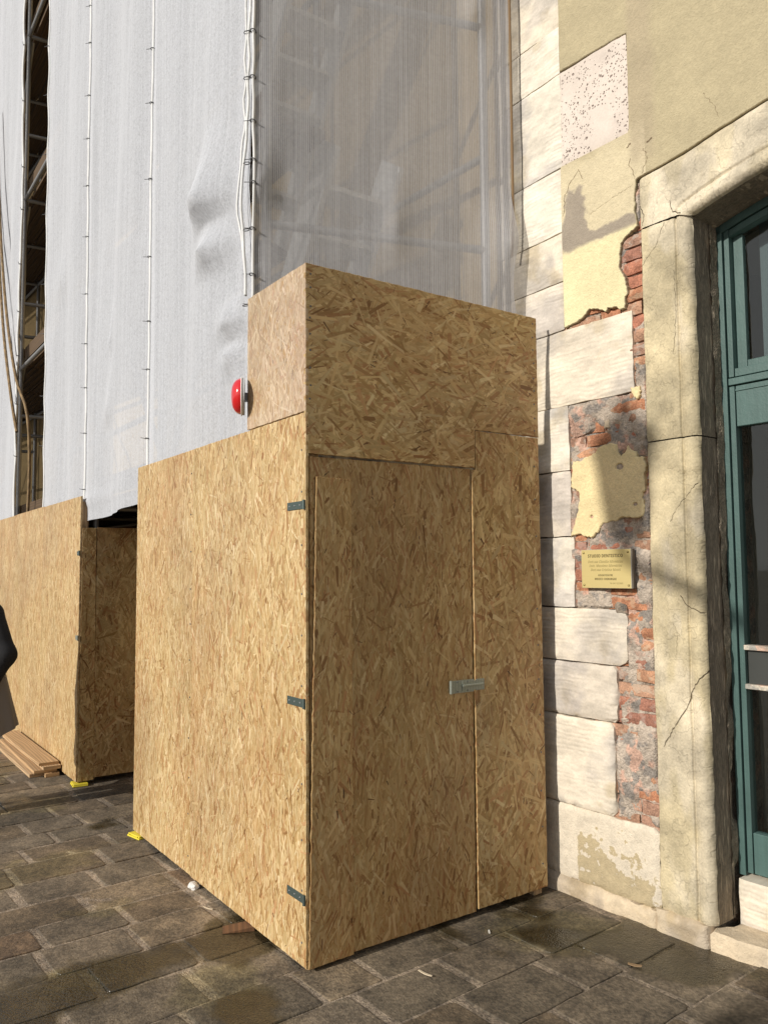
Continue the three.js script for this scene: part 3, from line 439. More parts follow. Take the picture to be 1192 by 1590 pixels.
// profile of the door surround: flat face, a groove, then a roll running into the reveal
const roll = (d) => { if (d < 0) return -0.034; if (d < 0.034) return -0.034 * (1 - Math.sqrt(clamp(1 - (1 - d / 0.034) ** 2))) + 0.004 * smooth(0, 0.03, d); if (d < 0.066) return 0.004 - 0.006 * smooth(0.045, 0.066, d); if (d < 0.08) return -0.011 * Math.sin((d - 0.066) / 0.014 * Math.PI); return 0; };
{
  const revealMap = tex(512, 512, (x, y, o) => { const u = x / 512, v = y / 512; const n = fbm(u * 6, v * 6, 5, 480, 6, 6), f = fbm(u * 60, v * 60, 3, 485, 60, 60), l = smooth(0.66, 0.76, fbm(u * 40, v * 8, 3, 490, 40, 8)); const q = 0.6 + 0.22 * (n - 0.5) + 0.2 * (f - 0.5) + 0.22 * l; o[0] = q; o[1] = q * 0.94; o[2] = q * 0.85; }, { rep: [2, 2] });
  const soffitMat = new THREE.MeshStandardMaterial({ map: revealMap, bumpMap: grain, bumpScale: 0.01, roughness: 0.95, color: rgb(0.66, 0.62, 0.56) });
  const surround = new THREE.Group(); surround.name = 'door_surround'; bld.add(surround);
  const jamb = (v0, v1, flip, seed) => {
    const knots = [0, 0.03, 0.06, 0.076, 0.08, 0.084, 0.09, ...Array.from({ length: 10 }, (_, i) => 0.1 + i * 0.0155), 0.248, 0.251, 0.254, 0.257, 0.26, 0.264, 0.27, 0.28, 0.29, 0.298, 0.304, 0.31, 0.315, 0.32, 0.324, 0.327, 0.3295, 0.33], n = knots.length - 1, m = Math.ceil((v1 - v0) / 0.025);
    const g = gridSurface(n, m, (s, t, i) => {
      let v = lerp(v0, v1, t); const L = knots[i]; let u, w; const e = Math.min(t, 1 - t) * (v1 - v0); const soft = -0.006 * (1 - smooth(0, 0.012, e));
      if (L < 0.08) { u = 0.58; w = -0.08 + L; } else if (L < 0.33) { u = 0.58 + (L - 0.08); w = roll(0.83 - u); } else { u = 0.83; w = -0.034 - (L - 0.33) * 0.56; }
      const k = 0.012 * (fbm(L * 14, v * 9, 4, seed) - 0.5), k2 = 0.006 * (fbm(L * 50, v * 50, 3, seed + 4) - 0.5); const wear = smooth(0.16, 0.1, Math.abs(L - 0.33)) * 0.014 * Math.max(0, fbm(v * 6, 3, 4, seed + 8) - 0.52) * 3;
      if (L < 0.08) { u += (fbm(v * 9, 7, 4, seed + 6) - 0.5) * 0.014; } else if (L < 0.33) { w += k + k2 - wear + soft; u += (1 - (L - 0.08) / 0.25) * (fbm(v * 9, 7, 4, seed + 6) - 0.5) * 0.014 - wear * 0.6; } else { u += k + k2 - wear * 0.6 * (1 - (L - 0.33) / 0.22); }
      return [flip ? 3 - u : u, v, w, u + (L > 0.33 ? L - 0.33 : 0), v];
    });
    if (flip) { const ix = g.index.array; for (let i = 0; i < ix.length; i += 3) { const a = ix[i]; ix[i] = ix[i + 1]; ix[i + 1] = a; } g.computeVertexNormals(); }
    part('jamb_stone', g, jambStone, surround);
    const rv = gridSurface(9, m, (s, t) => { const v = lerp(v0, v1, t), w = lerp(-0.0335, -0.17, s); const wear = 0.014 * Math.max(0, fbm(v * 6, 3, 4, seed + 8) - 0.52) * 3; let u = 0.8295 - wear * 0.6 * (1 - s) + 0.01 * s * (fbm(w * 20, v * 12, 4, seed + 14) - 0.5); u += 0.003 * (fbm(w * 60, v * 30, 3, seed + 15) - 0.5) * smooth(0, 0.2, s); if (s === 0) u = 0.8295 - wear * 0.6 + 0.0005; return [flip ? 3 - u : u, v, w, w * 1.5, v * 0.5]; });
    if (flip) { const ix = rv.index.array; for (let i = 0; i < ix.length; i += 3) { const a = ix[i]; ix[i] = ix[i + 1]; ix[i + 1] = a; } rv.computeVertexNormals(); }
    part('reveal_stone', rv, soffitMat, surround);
  };
  for (const f of [false, true]) { jamb(0.088, 2.18, f, 400); jamb(2.186, 3.197, f, 410); }
  // arch stones (left, key, right)
  const dist = (u, v) => { const q = u > 1.5 ? 3 - u : u; if (q >= 0.83) return (v - archIn(q)) * 0.96; if (v <= 3.18) return 0.83 - q; return Math.hypot(0.83 - q, v - 3.18); };
  const cuts = [[0.578, 1.275], [1.28, 1.72], [1.725, 2.422]];
  cuts.forEach(([a, b], ci) => {
    const nx = Math.ceil((b - a) / 0.012), ny = 44;
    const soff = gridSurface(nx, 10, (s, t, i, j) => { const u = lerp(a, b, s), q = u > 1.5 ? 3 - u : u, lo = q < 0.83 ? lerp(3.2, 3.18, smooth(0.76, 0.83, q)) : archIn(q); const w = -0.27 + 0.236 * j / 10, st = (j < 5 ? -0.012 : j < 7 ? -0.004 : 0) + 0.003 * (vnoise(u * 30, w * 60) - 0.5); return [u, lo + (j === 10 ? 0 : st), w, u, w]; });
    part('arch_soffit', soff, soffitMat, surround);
    const g = gridSurface(nx, ny, (s, t, i, j) => {
      const u = lerp(a, b, s), q = u > 1.5 ? 3 - u : u, lo = q < 0.83 ? lerp(3.2, 3.18, smooth(0.76, 0.83, q)) : archIn(q), hi = archOut(u);
      const tt = j / ny, v = lerp(lo, hi, Math.pow(tt, 1.35)); let w = roll(Math.max(0, dist(u, v))); w += 0.008 * (fbm(u * 9, v * 9, 4, 420) - 0.5) + 0.004 * (fbm(u * 50, v * 50, 3, 425) - 0.5); const e = Math.min(s, 1 - s) * (b - a); w -= 0.005 * (1 - smooth(0, 0.01, e)); if (tt > 0.98) w -= 0.006;
      return [u, v, w, u, v];
    });
    part('arch_stone', g, jambStone, surround);
  });
  // rough mortar between reveal and frame
  for (const f of [false, true]) {
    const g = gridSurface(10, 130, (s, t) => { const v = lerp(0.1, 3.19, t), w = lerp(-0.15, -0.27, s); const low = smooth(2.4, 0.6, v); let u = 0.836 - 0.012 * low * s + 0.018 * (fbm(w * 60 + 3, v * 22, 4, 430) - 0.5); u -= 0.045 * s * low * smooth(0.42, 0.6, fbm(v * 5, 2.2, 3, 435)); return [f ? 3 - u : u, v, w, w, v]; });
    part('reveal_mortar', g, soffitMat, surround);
  }
}
{ // door: fixed frame, arched top light, glazed leaf with two pale bars
  const door = new THREE.Group(); door.name = 'door'; bld.add(door);
  const paintMap = tex(256, 512, (x, y, o) => { const u = x / 256, v = y / 512; const q = 0.86 + 0.1 * (fbm(u * 60, v * 5, 3, 440, 60, 5) - 0.5) + 0.14 * (fbm(u * 5, v * 9, 4, 445, 5, 9) - 0.5); o[0] = q; o[1] = q; o[2] = q; }, { rep: [2, 1] });
  const green = new THREE.MeshStandardMaterial({ map: paintMap, color: rgb(0.085, 0.16, 0.145), roughness: 0.5, bumpMap: grain, bumpScale: 0.0012 });
  const pale = new THREE.MeshStandardMaterial({ map: mortarMap, color: rgb(0.95, 0.97, 0.95), roughness: 0.6 });
  const glass = new THREE.MeshPhysicalMaterial({ transmission: 1, thickness: 0, roughness: 0.02, color: rgb(0.9, 0.93, 0.92), ior: 1.52 });
  const blind = new THREE.MeshStandardMaterial({ color: rgb(0.1, 0.125, 0.135), roughness: 0.85 });
  const mir = (x0, x1) => [[x0, x1], [3 - x1, 3 - x0]];
  const arcBand = (d0, d1, w0, w1, ua = 0.832) => { const top = [], bot = []; for (let i = 0; i <= 24; i++) { const u = lerp(ua, 3 - ua, i / 24); top.push([u, archIn(u) - d0]); bot.unshift([u, archIn(u) - d1]); } return slabShape(top.concat(bot).reverse(), w0, w1, 0.002); };
  for (const [a, b] of mir(0.828, 0.86)) part('frame_post', boxUV(rbox(a, b, 0.262, 3.2, -0.28, -0.212)), green, door);
  part('frame_head', boxUV(arcBand(0.01, 0.05, -0.28, -0.212)), green, door);
  for (const [a, b] of mir(0.864, 0.889)) part('sash_stile', boxUV(rbox(a, b, 2.462, 3.15, -0.275, -0.222)), green, door);
  part('sash_head', boxUV(arcBand(0.054, 0.085, -0.275, -0.222, 0.892)), green, door);
  part('sash_rail', boxUV(rbox(0.892, 2.108, 2.462, 2.5, -0.275, -0.224)), green, door);
  for (const [a, b] of mir(0.891, 0.936)) part('sash_inner_stile', boxUV(rbox(a, b, 2.502, 3.12, -0.285, -0.256)), green, door);
  part('sash_inner_rail', boxUV(rbox(0.94, 2.06, 2.502, 2.535, -0.285, -0.25)), green, door);
  part('transom', boxUV(rbox(0.864, 2.136, 2.425, 2.457, -0.28, -0.216)), green, door);
  for (const [a, b] of mir(0.864, 0.889)) part('leaf_stile', boxUV(rbox(a, b, 0.275, 2.42, -0.275, -0.222)), green, door);
  part('leaf_stile', boxUV(rbox(1.47, 1.53, 0.275, 2.42, -0.275, -0.222)), green, door);
  for (const [a, b] of mir(0.892, 1.467)) {
    part('leaf_rail', boxUV(rbox(a, b, 2.235, 2.42, -0.272, -0.226)), green, door); part('leaf_rail', boxUV(rbox(a, b, 0.275, 0.45, -0.272, -0.226)), green, door);
    part('rail_moulding', boxUV(rbox(a, b, 2.395, 2.405, -0.23, -0.221, 0.002)), green, door);
    part('glazing_bar', boxUV(rbox(a - 0.005, b, 1.238, 1.26, -0.262, -0.216)), pale, door); part('glazing_bar', boxUV(rbox(a - 0.005, b, 1.068, 1.09, -0.262, -0.216)), pale, door);
    part('pane', box(a - 0.004, b + 0.002, 0.448, 1.07, -0.252, -0.2515), glass, door); part('pane', box(a - 0.004, b + 0.002, 1.258, 2.24, -0.252, -0.2515), glass, door);
    part('letter_panel', boxUV(rbox(a + 0.002, b, 1.09, 1.238, -0.25, -0.238)), new THREE.MeshStandardMaterial({ color: rgb(0.055, 0.058, 0.054), roughness: 0.3 }), door);
  }
  { const s = []; for (let i = 0; i <= 20; i++) { const u = lerp(0.93, 2.07, i / 20); s.push([u, archIn(u) - 0.08]); } s.push([2.07, 2.53], [0.93, 2.53]); part('pane', slabShape(s.reverse(), -0.27, -0.2695, 0), glass, door); }
  part('blind', box(0.965, 2.05, 2.45, 3.3, -0.36, -0.355), blind, door);
  part('handle', merge([bar([1.44, 1.15, -0.22], [1.44, 1.15, -0.17], 0.008), bar([1.44, 1.15, -0.17], [1.33, 1.15, -0.17], 0.009)]), steel, door);
  part('threshold_stone', dressed({ u0: 0.852, u1: 2.15, v0: 0.06, v1: 0.262, w: -0.16, depth: 0.3, seed: 91, amp: 0.006, edge: 0.012, wob: 0.004, cell: 0.03, du: 0.4 }), lime[2], bld);
  const st = [[0.815, 0.012], [0.8, -0.05], [0.84, -0.12], [0.845, -0.33], [2.2, -0.33], [2.2, 0.0], [1.06, -0.012], [0.93, 0.012]];
  const g = slabShape(ragged(st.map(([a, b]) => [a, -b]).reverse(), 0.04, 0.006, 31), -0.05, 0.072, 0.012); g.rotateX(-Math.PI / 2); const p = g.attributes.position; for (let i = 0; i < p.count; i++) p.setY(i, p.getY(i) + 0.012 * (fbm(p.getX(i) * 8, p.getZ(i) * 8, 3, 450) - 0.5)); g.computeVertexNormals();
  part('step_stone', boxUV(g, 0.7, 0.2), limeDirty, bld);
}

// ------------------------------------------------------------------ brass plate of the dental practice
{
  const t = thing('brass_plaque', 'brass plaque reading STUDIO DENTISTICO screwed to the bare brickwork', 'plaque', toWorld(0.351, 1.6, 0), TH);
  const c = canvas(1140, 744), g = c.getContext('2d'); g.fillStyle = '#d8c68a'; g.fillRect(0, 0, 1140, 744); const r = mulberry(3);
  for (let i = 0; i < 2600; i++) { g.strokeStyle = `rgba(${r() < 0.5 ? '255,240,190' : '150,125,60'},0.05)`; g.beginPath(); const y = r() * 744, x = r() * 1140; g.moveTo(x, y); g.lineTo(x + rr(60, 300, r), y + rr(-2, 2, r)); g.stroke(); }
  g.fillStyle = '#3a3014'; g.textAlign = 'center'; const line = (s, y, px, font = 'sans-serif', b = '', col = '#3a3014') => { g.fillStyle = col; g.font = `${b} ${px}px ${font}`; g.fillText(s, 560, y); };
  line('STUDIO DENTISTICO', 150, 84, 'sans-serif', 'bold'); line('Dott.ssa Claudia Silvestrini', 256, 64, 'serif', 'italic', '#6b5c30'); line('Dott. Massimo Silvestrini', 336, 64, 'serif', 'italic', '#6b5c30'); line('Dott.ssa Cristina Monti', 414, 64, 'serif', 'italic', '#6b5c30');
  line('ODONTOIATRI', 516, 50, 'sans-serif', 'bold', '#4a3f1c'); line('MEDICI CHIRURGHI', 590, 54, 'sans-serif', 'bold'); g.textAlign = 'right'; g.font = '40px sans-serif'; g.fillStyle = '#5a4d26'; g.fillText('Tel. 041 5237865', 960, 668);
  const brass = new THREE.MeshStandardMaterial({ map: canvasTex(c), roughness: 0.4, metalness: 0.35 });
  const plain = new THREE.MeshStandardMaterial({ color: rgb(0.62, 0.6, 0.52), metalness: 0.6, roughness: 0.35 });
  part('backing', rbox(-0.138, 0.146, -0.093, 0.093, 0.004, 0.022, 0.002), new THREE.MeshStandardMaterial({ color: rgb(0.16, 0.13, 0.1), roughness: 0.7 }), t);
  part('plate_edge', rbox(-0.1425, 0.1425, -0.093, 0.093, 0.0225, 0.03, 0.0015), plain, t);
  const face = new THREE.PlaneGeometry(0.281, 0.183); part('plate', face, brass, t, [0, 0, 0.0306]);
  for (const sx of [-1, 1]) for (const sy of [-1, 1]) { const s = part('screw', new THREE.SphereGeometry(0.0058, 12, 6, 0, 6.3, 0, 1.4), new THREE.MeshStandardMaterial({ color: rgb(0.4, 0.32, 0.14), metalness: 0.8, roughness: 0.35 }), t, [sx * 0.127, sy * 0.078, 0.0305]); s.rotation.x = Math.PI / 2; }
}

// ------------------------------------------------------------------ building behind the scaffold
{
  const t = thing('plastered_building', 'long plastered building wall standing behind the wrapped scaffold', 'building', toWorld(-0.37, 0, -0.02), TH);
  const m = new THREE.MeshStandardMaterial({ map: patchMap, bumpMap: grain, bumpScale: 0.006, roughness: 0.95, color: rgb(0.5, 0.43, 0.36) });
  part('wall', boxUV(box(-16, 0, 0, 12, -0.6, 0)), m, t);
}

// ------------------------------------------------------------------ scaffold
console.log('scaffold');
{
  const t = thing('scaffold', 'tube scaffold with metal decks hidden behind the white mesh sheets', 'scaffold');
  const front = [[-0.66, -0.15], [-2.16, -0.15], [-3.62, -0.15], [-4.85, -0.15], [-6.7, -0.15], [-8.1, -0.15], [-9.6, -0.15], [-11.2, -0.15], [-12.8, -0.15]], back = [[-0.3, -1.3], [-2.0, -1.22], [-3.5, -1.15], [-4.75, -1.1], [-6.6, -1.02], [-8.0, -0.95], [-9.5, -0.88], [-11.1, -0.8], [-12.7, -0.72]];
  for (const [x, z] of front.concat(back)) part('standard', bar([x, 0, z], [x, 9.9, z], 0.024), steel, t);
  const levels = [2.15, 3.92, 5.87, 7.82, 9.7];
  const dm = new THREE.MeshStandardMaterial({ map: woodMap, color: rgb(0.2, 0.17, 0.14), roughness: 0.8 });
  for (let i = 0; i < front.length - 1; i++) for (const y of levels) {
    const A = front[i], B = front[i + 1], C = back[i], D = back[i + 1];
    part('ledger', bar([A[0], y - 0.04, A[1]], [B[0], y - 0.04, B[1]], 0.022), steel, t); part('ledger', bar([C[0], y - 0.04, C[1]], [D[0], y - 0.04, D[1]], 0.022), steel, t);
    if (i !== 3) for (const h of [0.5, 1.0]) part('guard_rail', bar([A[0], y + h, A[1]], [B[0], y + h, B[1]], 0.02), steel, t);
    const hatch = i === 0 && y < 9;                            // the end bay holds the stair
    for (let k = 0; k < 3; k++) {
      if (hatch && k > 0) continue; const z0 = -0.22 - k * 0.31; 
      const g = merge([box(B[0] + 0.03, A[0] - 0.03, y, y + 0.045, z0 - 0.295, z0), ...[0.05, 0.12, 0.19, 0.26].map((q) => box(B[0] + 0.03, A[0] - 0.03, y - 0.018, y - 0.0005, z0 - q - 0.012, z0 - q))]); part('deck_plank', boxUV(g, 0, 0, true), dm, t);
    }
    part('toe_board', boxUV(box(B[0] + 0.03, A[0] - 0.03, y + 0.05, y + 0.2, -0.2, -0.18), 0, 0, true), dm, t);
    if (i !== 3) part('brace', i % 2 ? bar([A[0], y + 0.1, A[1] - 0.04], [B[0], y + 1.85, B[1] - 0.04], 0.02) : bar([B[0], y + 0.1, B[1] - 0.04], [A[0], y + 1.85, A[1] - 0.04], 0.02), steel, t);
  }
  for (let i = 0; i < front.length; i++) for (const y of [2.11, 3.35, 4.63, 5.83, 6.6, 7.78]) part('transom', bar([front[i][0], y, front[i][1]], [back[i][0], y, back[i][1]], 0.022), steel, t);
  const al = new THREE.MeshStandardMaterial({ color: rgb(0.62, 0.62, 0.6), metalness: 0.3, roughness: 0.5 });
  for (const y of [1.97, 3.92, 5.87]) for (const z of [-0.56, -0.98]) { const st = part('stair_stringer', boxUV((() => { const g = box(-1.2, 1.2, -0.11, 0.11, -0.015, 0.015); g.rotateZ(Math.atan2(1.95, 1.35)); g.translate(-1.4, y + 0.97, z); g.scale(1, 1, 1); return g; })()), al, t); if (z < -0.9) for (let k = 1; k < 9; k++) part('tread', box(-2.06 + k * 0.15 - 0.1, -2.06 + k * 0.15 + 0.1, y + k * 0.215, y + k * 0.215 + 0.03, 0, 0), al, st).geometry = box(-2.06 + k * 0.15 - 0.1, -2.06 + k * 0.15 + 0.1, y + k * 0.215, y + k * 0.215 + 0.03, -0.966, -0.574); }
}

// ------------------------------------------------------------------ mesh sheets
console.log('nets');
// A and B are the lower ends of a sheet; it hangs from high above, tied along its edges
function net(label, A, B, y0, y1, { bumps = [], seed = 1, scallop = [0.012, 0.012], leanA = 0, leanB = 0, bottom = null, hems = [1, 1], tiesA = [], tiesB = [], slack = 0.045, mat = netMat }) {
  const t = thing('scaffold_net', label, 'scaffold net', [0, 0, 0], 0, 'white mesh sheets around the scaffold');
  const L = Math.hypot(B[0] - A[0], B[1] - A[1]), dx = (B[0] - A[0]) / L, dz = (B[1] - A[1]) / L, nx = -dz, nz = dx;                   // outward normal
  const spanTie = (ties, y) => { let lo = y0 - 0.4, hi = y1; for (const q of ties) { if (q <= y && q > lo) lo = q; if (q > y && q < hi) hi = q; } return Math.sin(clamp((y - lo) / (hi - lo)) * Math.PI); };
  const P = (s, y, q = 0) => {
    const eA = leanA * (y - y0) / (y1 - y0) + scallop[0] * spanTie(tiesA, y), eB = leanB * (y - y0) / (y1 - y0) - scallop[1] * spanTie(tiesB, y);
    const d = eA * (1 - s) + (L + eB) * s;
    let o = slack * 2 * (fbm(d * 2.4, y * 0.35, 3, seed) - 0.5) + slack * 0.8 * Math.sin(d * 7 + 2 * fbm(d, y * 0.5, 2, seed + 3)) * fbm(d * 1.3, y * 0.6, 2, seed + 5) + 0.004 * (fbm(d * 9, y * 2.5, 3, seed + 7) - 0.5);
    const tight = Math.min(1, d / 0.12, (L - d) / 0.12); o *= 0.3 + 0.7 * clamp(tight);
    for (const [bd, by, h, rx, ryU, ryD] of bumps) { const ry = y > by ? ryU : ryD; const k = Math.sqrt(((d - bd) / rx) ** 2 + ((y - by) / ry) ** 2); if (k < 1) o += h * (1 - k) ** 1.6; }
    o += q; return [A[0] + dx * d + nx * o, y, A[1] + dz * d + nz * o, d];
  };
  const ns = Math.ceil(L / (L > 3 ? 0.05 : 0.02)), nt = Math.ceil((y1 - y0) / 0.05);
  const g = gridSurface(ns, nt, (s, tt) => { const yb = bottom ? bottom(s) : y0; const y = lerp(yb, y1, tt); const p = P(s, y); return [p[0], p[1], p[2], p[3] + seed * 0.37, y]; });
  part('sheet', g, mat, t);
  [[0, tiesA], [1, tiesB]].forEach(([s, ties], k) => {
    if (!hems[k]) return; const pts = []; for (let y = bottom ? bottom(s) : y0; y < y1; y += 0.12) { const p = P(s, y, 0.004); pts.push([p[0] + dx * 0.002 * Math.sin(y * 9), p[1], p[2]]); }
    part('hem', tube(pts, hems[k] * 0.009, pts.length * 2, 6), hemMat, t);
    for (const y of ties) { const p = P(s, y, 0.006); const ti = new THREE.TorusGeometry(0.015, 0.003, 5, 10); ti.rotateX(Math.PI / 2 - 0.25); ti.translate(p[0], p[1], p[2]); const tail = bar([p[0], p[1], p[2] + 0.012], [p[0] + 0.04 * (k ? 1 : -1), p[1] + 0.01, p[2] + 0.03], 0.0022, 5); part('cable_tie', merge([ti, tail]), tieMat, t); }
  });
  return [t, P];
}
const ties = (a, b, step, seed) => { const r = mulberry(seed), o = []; for (let y = a; y < b; y += step * rr(0.75, 1.25, r)) o.push(y); return o; };
const tCorner = [2.9, 3.05, 3.28, 3.5, 3.62, 3.83, 4.06, 4.3, 4.6, 5, 5.5, 6], tS1 = ties(2.45, 9, 0.42, 1), tS2 = ties(2.25, 9, 0.4, 2), tG1 = ties(2.1, 9, 0.62, 3), tG2 = ties(2.1, 9, 0.62, 4);
net('bright white mesh sheet beside the shaded end, above the lower board panel', [-2.13, -0.06], [-0.62, -0.055], 2.0, 9.8, { seed: 1, tiesA: tS1, tiesB: tCorner, hems: [1.1, 0], scallop: [0.01, 0.008], bumps: [[1.0, 3.57, 0.13, 0.36, 0.55, 0.09], [1.06, 3.3, 0.09, 0.3, 0.2, 0.12], [1.25, 2.86, 0.08, 0.2, 0.22, 0.07], [1.26, 2.7, 0.07, 0.18, 0.1, 0.16], [1.51, 3.5, 0.03, 0.5, 0.8, 0.5], [1.38, 3.15, 0.05, 0.1, 0.12, 0.3], [1.3, 2.5, 0.03, 0.15, 0.2, 0.1]] });
net('white mesh sheet hanging over the gap, its folded lower edge free', [-3.6, -0.06], [-2.1, -0.07], 2.0, 9.8, { seed: 2, tiesA: tS2, tiesB: tS1, hems: [1.3, 0], leanA: -0.14, bottom: (s) => 2.0 + 0.07 * s * s, scallop: [0.014, 0.01], bumps: [[0.6, 2.75, 0.035, 0.2, 0.35, 0.1], [0.62, 3.25, 0.03, 0.06, 0.4, 0.06], [0.1, 2.18, 0.03, 1.2, 0.03, 0.1]] });
net('narrow white mesh sheet along the right side of the dark open slot', [-5.04, -0.06], [-3.56, -0.07], 1.9, 9.8, { seed: 3, tiesA: tG1, tiesB: tS2, hems: [1, 0], leanA: -0.33, leanB: -0.13, scallop: [0.055, 0.01], bumps: [[0.5, 4.2, 0.04, 0.3, 0.6, 0.3]] });
net('outermost white mesh sheet at the left, left of the dark open slot', [-14, -0.06], [-6.38, -0.06], 1.9, 9.8, { seed: 4, tiesB: tG2, hems: [0, 1.4], leanB: -0.15, scallop: [0, 0.05] });
net('grey shaded mesh sheet closing the scaffold end beside the stone wall', [-0.615, -0.05], [-0.17, -1.405], 1.9, 9.8, { seed: 5, tiesA: tCorner, tiesB: [2.95, 3.37, 4.2, 4.64, 5.3, 6], mat: netThin, hems: [0.7, 0], scallop: [0.004, 0.03], slack: 0.007, bumps: [[0.74, 3.36, 0.022, 0.12, 0.5, 0.25], [1.38, 3.37, 0.06, 0.22, 0.35, 0.5], [1.2, 4.64, 0.03, 0.12, 0.3, 0.2], [0.03, 3.5, 0.05, 0.14, 0.4, 0.3]] });
{ // gathered net and cords tied round the corner standard
  const t = thing('net_cord', 'bunched white net cords knotted along the scaffold corner', 'cord'); const r = mulberry(23);
  for (let k = 0; k < 2; k++) { const pts = []; for (let y = 2.95; y < 6; y += 0.11) { const pin = tCorner.reduce((a, q) => Math.min(a, Math.abs(q - y)), 1); const sp = clamp(pin / 0.12, 0.25, 1); const hang = 0.05 * Math.exp(-(((y - 3.45) / 0.25) ** 2)); pts.push([-0.618 - 0.02 + (k - 0.5) * 0.02 * sp + rr(-0.003, 0.003, r) - hang * (k === 0 ? 1 : 0.4), y, -0.03 + 0.014 * Math.sin(k * 2 + y * 2) * sp + hang * 0.4]); } part('cord', tube(pts, 0.006 + 0.002 * (k % 2), pts.length * 2, 6), hemMat, t); }
  for (const y of [2.9, 3.28, 3.62, 4.06, 4.3, 4.6]) { const g = new THREE.TorusGeometry(0.016, 0.0022, 6, 14); g.rotateX(Math.PI / 2 + 0.2); g.translate(-0.637, y, -0.028); part('cable_tie', g, tieMat, t); }
}
{ // two cords hanging in front of the left sheet
  const ropeMat = new THREE.MeshStandardMaterial({ map: woodMap, color: rgb(0.5, 0.47, 0.4), roughness: 0.9 });
  single('hanging_rope', tube([[-7.75, 7.2, 0], [-7.6, 6.0, 0.0], [-6.98, 4.5, 0.01], [-6.45, 3.55, 0.0], [-6.17, 3.08, -0.02]], 0.016, 30, 6), ropeMat, 'beige rope slanting down across the left mesh sheet, lower of two', 'rope');
  single('hanging_rope', tube([[-7.62, 7.3, 0.02], [-7.36, 5.9, 0.01], [-6.85, 4.6, 0.0], [-6.3, 3.7, -0.02], [-5.88, 3.24, -0.06], [-5.9, 2.7, -0.1], [-6.05, 2.05, -0.12]], 0.016, 34, 6), ropeMat, 'beige rope running into the dark slot and hanging straight down', 'rope');
}

single('edge_cord', tube([[-0.2, 3.3, -1.4], [-0.176, 3.5, -1.392], [-0.168, 4.2, -1.388], [-0.17, 5.2, -1.39], [-0.17, 7, -1.39]], 0.0075, 40, 6), new THREE.MeshStandardMaterial({ color: rgb(0.22, 0.14, 0.07), roughness: 0.85 }), 'thin brown cord hanging between the shaded net edge and the stone wall', 'cord');

